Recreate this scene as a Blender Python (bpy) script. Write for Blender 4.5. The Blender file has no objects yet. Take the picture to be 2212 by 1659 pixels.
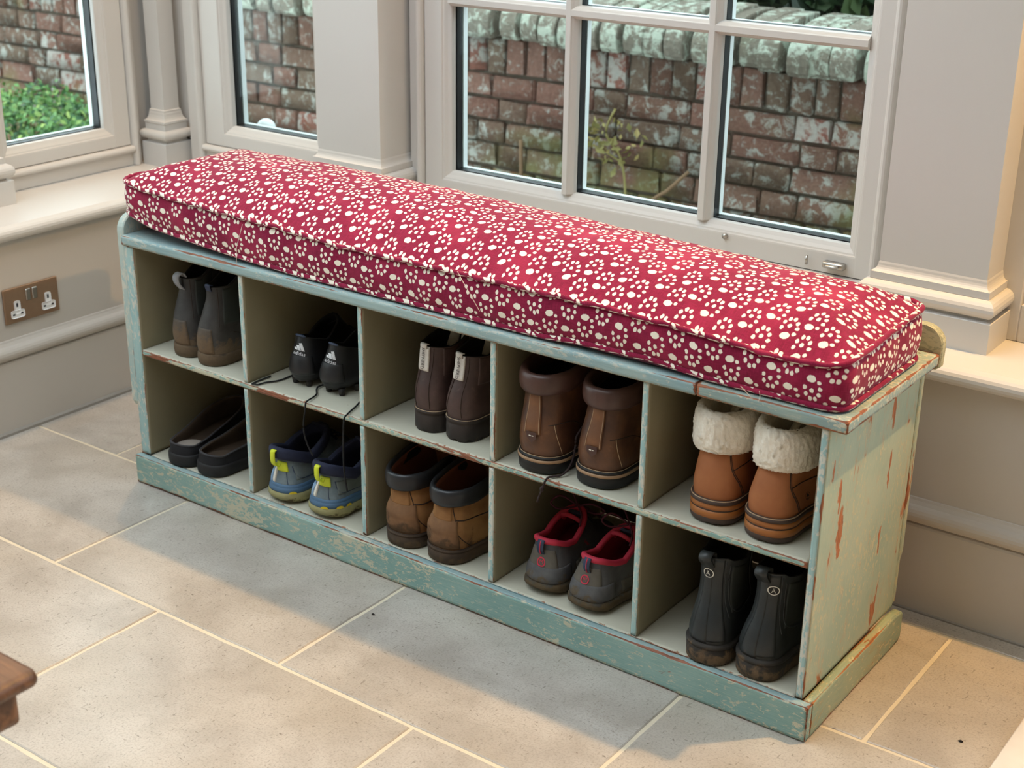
import bpy, bmesh, math, random
import numpy as np
from mathutils import Vector, Matrix
random.seed(7); np.random.seed(7)
C = bpy.context.scene.collection
SC = bpy.context.scene
PI = math.pi

# ------------------------------------------------------------------ camera
cam_d = bpy.data.cameras.new('camera')
cam = bpy.data.objects.new('camera', cam_d); C.objects.link(cam)
CX, CY, CZ, YAW, PIT, ROL = 2.2395, -1.8019, 1.3262, 0.6242, -0.3761, 0.0141
fw = Vector((-math.sin(YAW)*math.cos(PIT), math.cos(YAW)*math.cos(PIT), math.sin(PIT)))
rt = fw.cross(Vector((0, 0, 1))).normalized(); up = rt.cross(fw)
r2 = rt*math.cos(ROL) + up*math.sin(ROL); u2 = -rt*math.sin(ROL) + up*math.cos(ROL)
cam.matrix_world = Matrix(((r2.x, u2.x, -fw.x, CX), (r2.y, u2.y, -fw.y, CY), (r2.z, u2.z, -fw.z, CZ), (0, 0, 0, 1)))
cam_d.sensor_fit = 'HORIZONTAL'; cam_d.sensor_width = 36.0
cam_d.lens = 3130.76/2212*36
cam_d.clip_start = 0.05; cam_d.clip_end = 100
cam_d.dof.use_dof = True; cam_d.dof.focus_distance = 2.45; cam_d.dof.aperture_fstop = 6.5
SC.camera = cam

# ------------------------------------------------------------------ world, lamps, exposure
W = bpy.data.worlds.new('overcast_sky'); SC.world = W; W.use_nodes = True
wb_ = W.node_tree.nodes['Background']
wb_.inputs['Color'].default_value = (0.84, 0.93, 1.0, 1); wb_.inputs['Strength'].default_value = 3.85
def spot(name, loc, tgt, power, color, size=math.radians(120), radius=0.03, blend=0.6):
    d = bpy.data.lights.new(name, 'SPOT'); o = bpy.data.objects.new(name, d); C.objects.link(o)
    d.energy = power; d.color = color; d.spot_size = size; d.spot_blend = blend; d.shadow_soft_size = radius
    o.location = loc; o.rotation_euler = (Vector(tgt)-Vector(loc)).to_track_quat('-Z', 'Y').to_euler(); return o
WARM = (1.0, 0.60, 0.24)
spot('downlight', (2.03, 0.56, 2.25), (1.95, 0.1, 0), 150, WARM, radius=.018)
spot('downlight', (0.78, 0.58, 2.25), (.78, 0.25, 0), 16, WARM, radius=.018)
spot('downlight', (-0.42, 0.52, 2.25), (-0.3, 0.1, 0), 40, WARM, radius=.018)
VS = SC.view_settings
VS.view_transform = 'Standard'; VS.look = 'None'; VS.gamma = 1; VS.use_curve_mapping = False
VS.exposure = -0.05
SC.cycles.max_bounces = 7; SC.cycles.diffuse_bounces = 4; SC.cycles.glossy_bounces = 3
SC.cycles.transmission_bounces = 4; SC.cycles.transparent_max_bounces = 8
SC.cycles.use_denoising = True
SC.cycles.sample_clamp_indirect = 6

# ------------------------------------------------------------------ node helpers
def srgb(r, g, b):
    f = lambda c: (c/255/12.92) if c/255 <= 0.04045 else ((c/255+0.055)/1.055)**2.4
    return (f(r), f(g), f(b), 1)
class M:
    def __init__(s, name):
        s.m = bpy.data.materials.new(name); s.m.use_nodes = True; s.t = s.m.node_tree; s.t.nodes.clear()
        s.out = s.n('ShaderNodeOutputMaterial'); s.b = s.n('ShaderNodeBsdfPrincipled')
        s.l(s.b.outputs[0], s.out.inputs[0])
    def n(s, typ, **kw):
        x = s.t.nodes.new(typ)
        for k, v in kw.items(): setattr(x, k, v)
        return x
    def l(s, a, b): s.t.links.new(a, b)
    def put(s, sock, v):
        if hasattr(v, 'is_output') or isinstance(v, bpy.types.NodeSocket): s.l(v, sock)
        else: sock.default_value = v
    def coord(s, k='Object'): return s.n('ShaderNodeTexCoord').outputs[k]
    def scale(s, v, sc):
        m = s.n('ShaderNodeMapping'); s.l(v, m.inputs[0]); m.inputs['Scale'].default_value = sc; return m.outputs[0]
    def noise(s, v, scale=5, detail=3, rough=.55, dist=0, out='Fac'):
        x = s.n('ShaderNodeTexNoise'); s.l(v, x.inputs['Vector'])
        x.inputs['Scale'].default_value = scale; x.inputs['Detail'].default_value = detail
        x.inputs['Roughness'].default_value = rough; x.inputs['Distortion'].default_value = dist
        return x.outputs[out]
    def math(s, op, a, b=0.5, c=None, clamp=False):
        x = s.n('ShaderNodeMath', operation=op, use_clamp=clamp); s.put(x.inputs[0], a); s.put(x.inputs[1], b)
        if c is not None: s.put(x.inputs[2], c)
        return x.outputs[0]
    def ss(s, v, a, b):          # smooth step a..b
        x = s.n('ShaderNodeMapRange', interpolation_type='SMOOTHSTEP'); s.put(x.inputs['Value'], v)
        x.inputs['From Min'].default_value = a; x.inputs['From Max'].default_value = b; return x.outputs[0]
    def mix(s, f, a, b):
        x = s.n('ShaderNodeMix', data_type='RGBA'); s.put(x.inputs[0], f); s.put(x.inputs[6], a); s.put(x.inputs[7], b)
        return x.outputs[2]
    def attr(s, name): return s.n('ShaderNodeAttribute', attribute_name=name).outputs['Fac']
    def rnd(s): return s.n('ShaderNodeObjectInfo').outputs['Random']
    def sep(s, v): x = s.n('ShaderNodeSeparateXYZ'); s.l(v, x.inputs[0]); return x.outputs
    def bump(s, h, strength=.3, dist=.002):
        x = s.n('ShaderNodeBump'); s.l(h, x.inputs['Height']); x.inputs['Strength'].default_value = strength
        x.inputs['Distance'].default_value = dist; s.l(x.outputs[0], s.b.inputs['Normal'])
    def fin(s, col=None, rough=.5, metal=0, spec=.5, **kw):
        if col is not None: s.put(s.b.inputs['Base Color'], col)
        s.put(s.b.inputs['Roughness'], rough); s.put(s.b.inputs['Metallic'], metal)
        s.b.inputs['Specular IOR Level'].default_value = spec
        for k, v in kw.items(): s.put(s.b.inputs[k], v)
        return s.m
def plain(name, col, rough=.5, metal=0, spec=.5, var=.06, sc=30, bump=0, bd=.001, **kw):
    m = M(name); v = m.coord(); n = m.noise(v, sc, 4)
    c2 = tuple(max(0, c*(1-2*var)) for c in col[:3]) + (1,)
    c3 = tuple(min(1, c*(1+2*var)) for c in col[:3]) + (1,)
    c = m.mix(n, c2, c3)
    if bump: m.bump(n, bump, bd)
    return m.fin(c, rough, metal, spec, **kw)

# ------------------------------------------------------------------ materials
def paint_wood(name, base, base2, chip, grain='x', chips=.5, wood=srgb(122, 76, 56), edge=.5, knots=.0, rough=.55, gouges=None, streak=None, streakamt=.4):
    m = M(name); v = m.coord()
    k = {'x': 0, 'y': 1, 'z': 2}[grain]
    st = lambda f: tuple(f if i == k else 1 for i in range(3))
    n1 = m.noise(m.scale(v, st(.45)), 150, 6, .70, .6)        # flake shapes
    n2 = m.noise(v, 7, 3)                                     # broad tone
    n3 = m.noise(m.scale(v, st(.06)), 420, 3, .6)             # grain
    n4 = m.noise(m.scale(v, st(.22)), 30, 4, .65, .4)         # worn places
    patch = m.noise(m.scale(v, st(.6)), 9, 3, .6)
    wear = m.attr('wear'); w2 = m.math('POWER', wear, 1.6)
    tone = m.mix(m.ss(m.math('ADD', m.math('MULTIPLY', n2, .65), m.math('MULTIPLY', n3, .35)), .36, .62), base, base2)
    if streak is not None: tone = m.mix(m.math('MULTIPLY', m.ss(m.math('ADD', m.math('MULTIPLY', n4, .6), m.math('MULTIPLY', n1, .4)), .53, .60), streakamt), tone, streak)
    cm = m.ss(m.math('ADD', m.math('ADD', n1, m.math('MULTIPLY', m.math('SUBTRACT', patch, .5), .5)), m.math('MULTIPLY', w2, .10)), .655-.14*chips, .670-.14*chips)
    col = m.mix(m.math('MULTIPLY', cm, .9), tone, chip)
    col = m.mix(m.math('MULTIPLY', m.ss(m.math('ADD', m.math('MULTIPLY', n3, .55), m.math('MULTIPLY', n1, .45)), .545, .59), .55*chips), col, chip)
    wm = m.ss(m.math('ADD', n4, m.math('MULTIPLY', w2, .34*edge)), .695-knots, .72-knots)
    if gouges:
        q = m.n('ShaderNodeVectorMath', operation='MULTIPLY_ADD'); wn_ = m.noise(m.scale(v, (1, 1, .35)), 60, 4, .65, out='Color'); m.l(wn_, q.inputs[0]); q.inputs[1].default_value = (0, .030, .030); m.l(v, q.inputs[2]); gm = None
        for gy, gz, ra, rb in gouges:
            e = m.n('ShaderNodeVectorMath', operation='MULTIPLY_ADD'); m.l(q.outputs[0], e.inputs[0]); e.inputs[1].default_value = (0, 1/ra, 1/rb); e.inputs[2].default_value = (0, -(gy+.015)/ra, -(gz+.015)/rb)
            ln = m.n('ShaderNodeVectorMath', operation='LENGTH'); m.l(e.outputs[0], ln.inputs[0]); gm = ln.outputs['Value'] if gm is None else m.math('MINIMUM', gm, ln.outputs['Value'])
        wm = m.math('MAXIMUM', wm, m.ss(gm, 1.05, .85))
    wcol = m.mix(m.ss(n3, .38, .62), wood, tuple(min(1, c*1.8) for c in wood[:3])+(1,))
    col = m.mix(wm, col, wcol)
    col = m.mix(m.math('MULTIPLY', m.ss(n3, .60, .72), .25), col, tuple(c*.4 for c in base[:3])+(1,))
    h = m.math('ADD', m.math('MULTIPLY', n3, .6), m.math('MULTIPLY', m.math('ADD', cm, wm), -.6))
    m.bump(h, .4, .0015)
    return m.fin(col, rough, spec=.35)
TEAL, TEAL2, CREAMCHIP = srgb(133, 176, 172), srgb(152, 188, 180), srgb(205, 200, 175)
P_teal_x = paint_wood('aged_teal_paint_along', srgb(130, 166, 160), srgb(154, 184, 176), CREAMCHIP, 'x', .70, edge=.98)
P_teal_z = paint_wood('aged_teal_paint_upright', srgb(148, 184, 186), srgb(168, 198, 196), srgb(212, 210, 198), 'z', .80, edge=.6)
P_top = paint_wood('worn_grey_teal_paint', srgb(138, 166, 170), srgb(158, 180, 178), srgb(190, 192, 180), 'x', .5, edge=.66)
P_top2 = paint_wood('heavily_worn_grey_teal_paint', srgb(138, 160, 158), srgb(164, 180, 168), srgb(206, 200, 176), 'x', .55, wood=srgb(128, 78, 52), edge=1.0, knots=.05)
P_side = paint_wood('aged_sage_paint', srgb(162, 178, 158), srgb(180, 188, 164), srgb(200, 192, 156), 'z', .45, wood=srgb(148, 92, 60), edge=.35, knots=.055, streak=srgb(190, 160, 124), streakamt=.55, gouges=[(.060, .385, .006, .030), (.074, .345, .010, .022), (.076, .312, .008, .022), (.078, .285, .006, .012), (.258, .375, .006, .020), (.257, .340, .005, .016), (.250, .460, .008, .035), (.25, .235, .004, .03), (.03, .44, .004, .02)])
P_plinth_side = paint_wood('aged_sage_paint_along', srgb(148, 168, 148), srgb(172, 180, 148), srgb(212, 202, 160), 'y', .40, wood=srgb(150, 98, 58), edge=.75, streak=srgb(176, 156, 112), streakamt=.5)
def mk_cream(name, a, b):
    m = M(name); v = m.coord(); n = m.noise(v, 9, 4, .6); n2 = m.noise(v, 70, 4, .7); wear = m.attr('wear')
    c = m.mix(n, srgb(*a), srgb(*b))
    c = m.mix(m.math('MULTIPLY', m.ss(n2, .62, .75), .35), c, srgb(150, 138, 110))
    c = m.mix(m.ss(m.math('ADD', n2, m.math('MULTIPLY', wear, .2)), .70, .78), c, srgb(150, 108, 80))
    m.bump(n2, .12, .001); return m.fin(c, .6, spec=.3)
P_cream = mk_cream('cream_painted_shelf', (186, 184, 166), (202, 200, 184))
P_inner = mk_cream('cream_paint_shade_darkened', (138, 130, 104), (156, 148, 122))  # cream paint darkened so its colour carries the shade inside the cubbies

def mk_tile():
    m = M('limestone_tile'); v = m.coord(); r = m.rnd()
    vv = m.n('ShaderNodeVectorMath', operation='ADD'); m.l(v, vv.inputs[0])
    cx = m.n('ShaderNodeCombineXYZ'); m.l(m.math('MULTIPLY', r, 37.), cx.inputs[0]); m.l(cx.outputs[0], vv.inputs[1]); v = vv.outputs[0]
    n = m.noise(v, 7, 8, .62, .3); n3 = m.noise(v, 260, 3, .65); n5 = m.noise(v, 2.2, 3)
    rot = m.n('ShaderNodeMapping'); m.l(v, rot.inputs[0]); rot.inputs['Rotation'].default_value = (0, 0, .6); rot.inputs['Scale'].default_value = (1, .28, 1)
    n4 = m.noise(rot.outputs[0], 270, 2, .5, .8); n2 = m.noise(m.scale(v, (.3, 1, 1)), 320, 2, .5, 1.)
    c = m.mix(m.ss(n, .32, .68), srgb(168, 162, 154), srgb(196, 191, 184))
    c = m.mix(m.math('MULTIPLY', m.ss(n5, .4, .7), .4), c, srgb(186, 174, 156))
    c = m.mix(m.math('MULTIPLY', r, .22), c, srgb(182, 168, 148))
    c = m.mix(m.math('MULTIPLY', m.ss(n3, .46, .64), .34), c, srgb(136, 127, 114))
    c = m.mix(m.math('MULTIPLY', m.ss(n4, .66, .70), .5), c, srgb(104, 94, 80))
    c = m.mix(m.math('MULTIPLY', m.ss(n2, .675, .72), .7), c, srgb(96, 86, 72))
    m.bump(m.math('ADD', n, m.math('MULTIPLY', n3, .2)), .08, .001)
    return m.fin(c, m.math('ADD', m.math('MULTIPLY', n5, .10), .24), spec=.7)
P_tile = mk_tile()
P_grout = plain('cream_grout', srgb(214, 203, 180), .85, var=.05, sc=80, bump=.3)
P_frame = plain('stone_white_joinery_paint', srgb(204, 201, 196), .38, var=.01, sc=6)
P_wall = plain('taupe_wall_paint', srgb(192, 186, 178), .6, var=.01, sc=6)
P_ceiling = plain('white_ceiling_paint', srgb(236, 234, 228), .8, var=.01)
P_spacer = plain('black_glazing_spacer', srgb(26, 30, 36), .45, var=.05)
P_outer = plain('white_outer_frame', srgb(225, 230, 230), .5, var=.02)
def mk_glass():
    m = M('window_glass'); t = m.n('ShaderNodeBsdfTransparent'); t.inputs[0].default_value = (.95, .975, .965, 1)
    g = m.n('ShaderNodeBsdfGlossy'); g.inputs['Roughness'].default_value = .02
    f = m.n('ShaderNodeFresnel'); f.inputs['IOR'].default_value = 1.16
    x = m.n('ShaderNodeMixShader'); m.l(f.outputs[0], x.inputs[0]); m.l(t.outputs[0], x.inputs[1]); m.l(g.outputs[0], x.inputs[2])
    m.t.nodes.remove(m.b); m.l(x.outputs[0], m.out.inputs[0]); return m.m
P_glass = mk_glass()
def mk_brick(name, c1, c2, c3, lichen, la, moss):
    m = M(name); g = m.n('ShaderNodeNewGeometry').outputs['Position']; v = m.coord(); r = m.rnd()
    n = m.noise(g, 5, 4, .6); n2 = m.noise(g, 28, 5, .65, .5); n3 = m.noise(g, 90, 3, .7); z = m.sep(g)[2]
    c = m.mix(m.ss(r, .15, .55), c1, c2); c = m.mix(m.ss(r, .6, .95), c, c3)
    c = m.mix(m.math('MULTIPLY', m.ss(n3, .35, .7), .5), c, tuple(a*.45 for a in c1[:3])+(1,))
    f = m.math('ADD', m.math('ADD', m.math('MULTIPLY', n, .36), m.math('MULTIPLY', n2, .68)), m.math('MULTIPLY', r, .10))
    c = m.mix(m.math('MULTIPLY', m.ss(f, la, la+.10), .62), c, lichen)
    c = m.mix(m.math('MULTIPLY', m.ss(m.noise(g, 55, 4, .7), .56, .68), .36), c, lichen)
    low = m.ss(z, .45, -.1)
    mo = m.math('MULTIPLY', m.ss(m.math('ADD', m.noise(g, 3.2, 3), m.math('MULTIPLY', low, .34)), .58, .76), moss)
    c = m.mix(mo, c, m.mix(n2, srgb(66, 74, 40), srgb(120, 128, 66)))
    m.bump(m.math('ADD', n2, m.math('MULTIPLY', n3, .5)), .8, .006)
    return m.fin(c, .9, spec=.2)
P_brick = mk_brick('weathered_red_brick', srgb(122, 90, 78), srgb(106, 90, 76), srgb(130, 82, 70), srgb(176, 180, 172), .565, .55)
P_coping = mk_brick('lichened_coping_brick', srgb(136, 128, 116), srgb(122, 114, 102), srgb(146, 138, 124), srgb(200, 212, 196), .55, .2)
P_mortar = plain('dark_lime_mortar', srgb(86, 76, 64), .95, var=.25, sc=30, bump=.6, bd=.01)
def mk_leaf(name, a, b, c):
    m = M(name); g = m.n('ShaderNodeNewGeometry'); r = g.outputs['Random Per Island']
    col = m.mix(m.ss(r, .0, .6), a, b); col = m.mix(m.ss(r, .75, 1.), col, c)
    return m.fin(col, .5, spec=.4)
P_leaf = mk_leaf('small_green_leaf', srgb(44, 84, 52), srgb(96, 138, 74), srgb(150, 172, 90))
P_ivy = mk_leaf('dark_evergreen_leaf', srgb(24, 44, 26), srgb(44, 72, 38), srgb(84, 104, 60))
P_stem = plain('dry_stem', srgb(128, 100, 74), .8, var=.2)
P_sprig = mk_leaf('yellowed_leaf', srgb(120, 116, 66), srgb(150, 140, 84), srgb(170, 150, 96))
P_soil = plain('damp_soil', srgb(70, 62, 50), .95, var=.3, sc=20, bump=.5, bd=.02)

def mk_paw():
    m = M('crimson_paw_print_cotton')
    uv = m.n('ShaderNodeUVMap').outputs[0]; s = m.sep(uv)
    CW, CH = .0322, .0520
    ux = m.math('DIVIDE', s[0], CW); col_i = m.math('FLOOR', ux)
    odd = m.math('MODULO', m.math('ABSOLUTE', col_i), 2.)
    uy = m.math('ADD', m.math('DIVIDE', s[1], CH), m.math('MULTIPLY', odd, .47)); row_i = m.math('FLOOR', uy)
    cid = m.n('ShaderNodeCombineXYZ'); m.l(col_i, cid.inputs[0]); m.l(row_i, cid.inputs[1])
    wn = m.n('ShaderNodeTexWhiteNoise', noise_dimensions='2D'); m.l(cid.outputs[0], wn.inputs['Vector']); rc = m.sep(wn.outputs['Color'])
    # cell-local metres, centred, jittered and turned a little
    lx = m.math('MULTIPLY', m.math('SUBTRACT', m.math('SUBTRACT', ux, col_i), m.math('ADD', .5, m.math('MULTIPLY', m.math('SUBTRACT', rc[0], .5), .08))), CW)
    ly = m.math('MULTIPLY', m.math('SUBTRACT', m.math('SUBTRACT', uy, row_i), m.math('ADD', .5, m.math('MULTIPLY', m.math('SUBTRACT', rc[1], .5), .16))), CH)
    ang = m.math('ADD', m.math('MULTIPLY', m.math('SUBTRACT', rc[2], .5), .55), 0.0)
    ca, sa = m.math('COSINE', ang), m.math('SINE', ang)
    px = m.math('SUBTRACT', m.math('MULTIPLY', lx, ca), m.math('MULTIPLY', ly, sa))
    py = m.math('ADD', m.math('MULTIPLY', lx, sa), m.math('MULTIPLY', ly, ca))
    wob = m.n('ShaderNodeTexNoise'); m.l(uv, wob.inputs['Vector']); wob.inputs['Scale'].default_value = 220; wob.inputs['Detail'].default_value = 1
    P = m.n('ShaderNodeCombineXYZ'); m.l(px, P.inputs[0]); m.l(py, P.inputs[1])
    wv = m.n('ShaderNodeVectorMath', operation='MULTIPLY_ADD'); m.l(wob.outputs['Color'], wv.inputs[0])
    wv.inputs[1].default_value = (.0022, .0022, 0); m.l(P.outputs[0], wv.inputs[2]); P = wv.outputs[0]
    dots = [(-.0035, -.0135, .0078, .0056), (-.0120, .0005, .0031, .0039), (-.0098, .0105, .0031, .0040), (-.0030, .0170, .0031, .0041),
            (.0048, .0158, .0032, .0039), (.0102, .0078, .0034, .0036), (.0118, -.0015, .0036, .0031), (.0092, -.0108, .0035, .0030), (-.0010, .0040, .0035, .0036)]
    mn = None
    for (dx, dy, a, b) in dots:
        q = m.n('ShaderNodeVectorMath', operation='MULTIPLY_ADD'); m.l(P, q.inputs[0])
        q.inputs[1].default_value = (1/a, 1/b, 0); q.inputs[2].default_value = (-(dx+.0011)/a, -(dy+.0011)/b, 0)
        ln = m.n('ShaderNodeVectorMath', operation='LENGTH'); m.l(q.outputs[0], ln.inputs[0])
        mn = ln.outputs['Value'] if mn is None else m.math('MINIMUM', mn, ln.outputs['Value'])
    mask = m.ss(mn, .99, .88)
    slub = m.noise(m.scale(uv, (900, 60, 1)), 1, 2); slub2 = m.noise(m.scale(uv, (60, 900, 1)), 1, 2); broad = m.noise(uv, 9, 3)
    w = m.math('MULTIPLY', m.math('ADD', slub, slub2), .5)
    red = m.mix(m.ss(w, .35, .65), srgb(116, 12, 46), srgb(144, 24, 66))
    red = m.mix(m.math('MULTIPLY', m.ss(broad, .45, .75), .35), red, srgb(200, 58, 92))
    red = m.mix(m.math('MULTIPLY', m.ss(w, .66, .74), .5), red, srgb(222, 120, 140))
    c = m.mix(mask, red, m.mix(w, srgb(236, 226, 206), srgb(250, 244, 230)))
    m.bump(w, .25, .0006)
    return m.fin(c, .85, spec=.2, **{'Sheen Weight': .10})
P_paw = mk_paw()
P_thread = plain('white_thread', srgb(225, 215, 205), .8)

# ------------------------------------------------------------------ object helpers
def link(name, me, parent=None):
    o = bpy.data.objects.new(name, me); C.objects.link(o)
    if parent is not None: o.parent = parent
    return o
def mesh(name, V, F, mats, parent=None, smooth=True, midx=None, loc=None):
    me = bpy.data.meshes.new(name); me.from_pydata([tuple(map(float, v)) for v in V], [], F)
    for mm in (mats if isinstance(mats, (list, tuple)) else [mats]): me.materials.append(mm)
    if midx is not None: me.polygons.foreach_set('material_index', midx)
    if smooth: me.polygons.foreach_set('use_smooth', [True]*len(me.polygons))
    me.validate(); me.update()
    o = link(name, me, parent)
    if loc is not None: o.location = loc
    return o
def thing(name, label, cat, loc=(0, 0, 0), group=None, rot=0):
    o = bpy.data.objects.new(name, None); C.objects.link(o); o.location = loc; o.rotation_euler = (0, 0, rot); o.empty_display_size = .05
    o['label'] = label; o['category'] = cat
    if group: o['group'] = group
    return o
def tag(o, label, cat, group=None):
    o['label'] = label; o['category'] = cat
    if group: o['group'] = group
    return o
def struct(name, label=None):
    o = bpy.data.objects.new(name, None); C.objects.link(o); o['kind'] = 'structure'
    if label: o['label'] = label
    return o
def isstruct(o, label=None):
    o['kind'] = 'structure'
    if label: o['label'] = label
    return o
class B:                                   # several shapes gathered into ONE mesh
    def __init__(s): s.V = []; s.F = []
    def add(s, V, F):
        k = len(s.V); s.V += [tuple(v) for v in V]; s.F += [tuple(i+k for i in f) for f in F]; return s
    def box(s, x0, x1, y0, y1, z0, z1, r=0.0):
        if r <= 0:
            V = [(x, y, z) for z in (z0, z1) for y in (y0, y1) for x in (x0, x1)]
            return s.add(V, [(0, 2, 3, 1), (4, 5, 7, 6), (0, 1, 5, 4), (2, 6, 7, 3), (0, 4, 6, 2), (1, 3, 7, 5)])
        bm = bmesh.new(); bmesh.ops.create_cube(bm, size=1)
        for v in bm.verts: v.co = Vector((x0+(v.co.x+.5)*(x1-x0), y0+(v.co.y+.5)*(y1-y0), z0+(v.co.z+.5)*(z1-z0)))
        bmesh.ops.bevel(bm, geom=bm.edges[:], offset=r, segments=2 if r > .003 else 1, affect='EDGES', profile=.5)
        bm.verts.index_update(); V = [v.co[:] for v in bm.verts]; F = [[v.index for v in f.verts] for f in bm.faces]; bm.free()
        return s.add(V, F)
    def build(s, name, mat, parent=None, smooth=False, loc=None): return mesh(name, s.V, s.F, mat, parent, smooth, loc=loc)
def box(name, x0, x1, y0, y1, z0, z1, mat, parent=None, r=0.0): return B().box(x0, x1, y0, y1, z0, z1, r).build(name, mat, parent)
def loft(rings, closed=True, cap0=True, cap1=True):
    V = [p for r in rings for p in r]; n = len(rings[0]); F = []
    for i in range(len(rings)-1):
        for j in range(n if closed else n-1):
            a, b = i*n+j, i*n+(j+1) % n
            F.append((a, b, b+n, a+n))
    if cap0: F.append(tuple(range(n-1, -1, -1)))
    if cap1: F.append(tuple(range((len(rings)-1)*n, len(rings)*n)))
    return V, F
def tube(pts, r, n=8, taper=None):
    P = [Vector(p) for p in pts]; rings = []
    for i, p in enumerate(P):
        t = (P[min(i+1, len(P)-1)]-P[max(i-1, 0)]).normalized()
        a = t.cross(Vector((0, 0, 1)));  a = a.normalized() if a.length > 1e-4 else Vector((1, 0, 0)); b = t.cross(a)
        rr = r*(taper(i/(len(P)-1)) if taper else 1)
        rings.append([(p+(a*math.cos(2*PI*k/n)+b*math.sin(2*PI*k/n))*rr)[:] for k in range(n)])
    return loft(rings)
def spline(pts, per=8):
    P = [np.array(p, float) for p in pts]; out = []
    for i in range(len(P)-1):
        p0, p1, p2, p3 = P[max(i-1, 0)], P[i], P[i+1], P[min(i+2, len(P)-1)]
        for k in range(per):
            t = k/per
            out.append(.5*((2*p1)+(-p0+p2)*t+(2*p0-5*p1+4*p2-p3)*t*t+(-p0+3*p1-3*p2+p3)*t**3))
    out.append(P[-1]); return [tuple(o) for o in out]
def sweep(prof, p0, p1, nrm, mat, name, parent=None, smooth=False):
    """extrude a wall profile [(out, z)...] from p0 to p1 (xy), nrm = outward xy"""
    r0 = [(p0[0]+nrm[0]*d, p0[1]+nrm[1]*d, z) for d, z in prof]; r1 = [(p1[0]+nrm[0]*d, p1[1]+nrm[1]*d, z) for d, z in prof]
    return mesh(name, *loft([r0, r1]), mat, parent, smooth)
def arc(cx, cz, r, a0, a1, n=6): return [(cx+r*math.cos(math.radians(a0+(a1-a0)*i/n)), cz+r*math.sin(math.radians(a0+(a1-a0)*i/n))) for i in range(n+1)]

def wbox(name, x0, x1, y0, y1, z0, z1, mats, parent=None, pick=None, e=.007, seg=.03, jit=.0006, rr=.0014):
    """board with rounded, slightly uneven edges and a 'wear' attribute that is 1 on its edges"""
    D = [(x0, x1), (y0, y1), (z0, z1)]; ax = []
    for a, b in D:
        L = b-a; ee = min(e, L*.34); r = min(rr, L*.15); ks = [0, r, ee]
        n = max(1, int((L-2*ee)/seg)); ks += [ee+(L-2*ee)*i/n for i in range(1, n)] + [L-ee, L-r, L]
        ax.append([a+k for k in ks])
    idx = {}; V = []; Wr = []
    dims = [len(a) for a in ax]; rng = random.Random(name+str(x0)+str(z0))
    def vert(i, j, k):
        key = (i, j, k)
        if key in idx: return idx[key]
        p = [ax[0][i], ax[1][j], ax[2][k]]
        d = sorted(min(p[q]-D[q][0], D[q][1]-p[q]) for q in range(3))
        ext = [c in (0, dims[q]-1) for q, c in enumerate((i, j, k))]
        Wr.append(max(0, 1-d[1]/e))
        if sum(ext) >= 2:
            for q in range(3):
                if ext[q]:
                    r = min(rr, (D[q][1]-D[q][0])*.15)*.45; p[q] += r if p[q] == D[q][0] else -r
                    p[q] += (r*.6+rng.random()*jit)*(1 if ax[q][(i, j, k)[q]] == D[q][0] else -1)
        idx[key] = len(V); V.append(p); return idx[key]
    F = []; mi = []
    for q in range(3):
        u, w = (q+1) % 3, (q+2) % 3
        for side in (0, dims[q]-1):
            nr = [0, 0, 0]; nr[q] = -1 if side == 0 else 1
            for a in range(dims[u]-1):
                for b in range(dims[w]-1):
                    def c(aa, bb):
                        t = [0, 0, 0]; t[q] = side; t[u] = aa; t[w] = bb; return vert(*t)
                    f = (c(a, b), c(a+1, b), c(a+1, b+1), c(a, b+1))
                    F.append(f if side else f[::-1]); mi.append(pick(tuple(nr)) if pick else 0)
    o = mesh(name, V, F, mats, parent, True, mi)
    at = o.data.attributes.new('wear', 'FLOAT', 'POINT'); at.data.foreach_set('value', Wr)
    return o

# ================================================================== ROOM
XL, YB = -0.445, 0.48            # wall faces below the sills
XF, YF = -0.672, 0.678           # window frame faces
SILL = 0.477
# ---- floor with separate stone tiles
floor = mesh('floor', *(lambda b: (b.V, b.F))(B().box(-.6, 4.6, -4.6, .6, -.06, -.0022)), P_grout, None, False); isstruct(floor, 'limestone tile floor with cream grout')
rows = [(-2.71, -2.325, .427), (-2.32, -1.935, .134), (-1.93, -1.545, .427), (-1.54, -1.14, .134), (-1.135, -.7485, .134+.29), (-.7415, -.3485, .427), (-.3415, .0415, .134), (.0485, .4205, .4205), (.4275, .60, .134)]
TW = .583
def tile_mesh(x0, x1, y0, y1, seed):
    rng = random.Random(seed); ch = .0016; n = 14; m_ = 10
    xs = [x0+(x1-x0)*i/n for i in range(n+1)]; ys = [y0+(y1-y0)*i/m_ for i in range(m_+1)]
    per = [(x, y0) for x in xs[:-1]] + [(x1, y) for y in ys[:-1]] + [(x, y1) for x in xs[:0:-1]] + [(x0, y) for y in ys[:0:-1]]
    per = [(x+rng.uniform(-.0009, .0009), y+rng.uniform(-.0009, .0009)) for x, y in per]
    cx, cy = (x0+x1)/2, (y0+y1)/2
    def ins(p, d): return (p[0]-math.copysign(min(d, abs(p[0]-cx)), p[0]-cx) if abs(abs(p[0]-cx)-(x1-x0)/2) < .003 else p[0], p[1]-math.copysign(d, p[1]-cy) if abs(abs(p[1]-cy)-(y1-y0)/2) < .003 else p[1])
    rings = [[(x, y, -.02) for x, y in per], [(x, y, -.0016) for x, y in per], [ins(p, .002)+(0.0,) for p in per]]
    return loft(rings)
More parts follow.
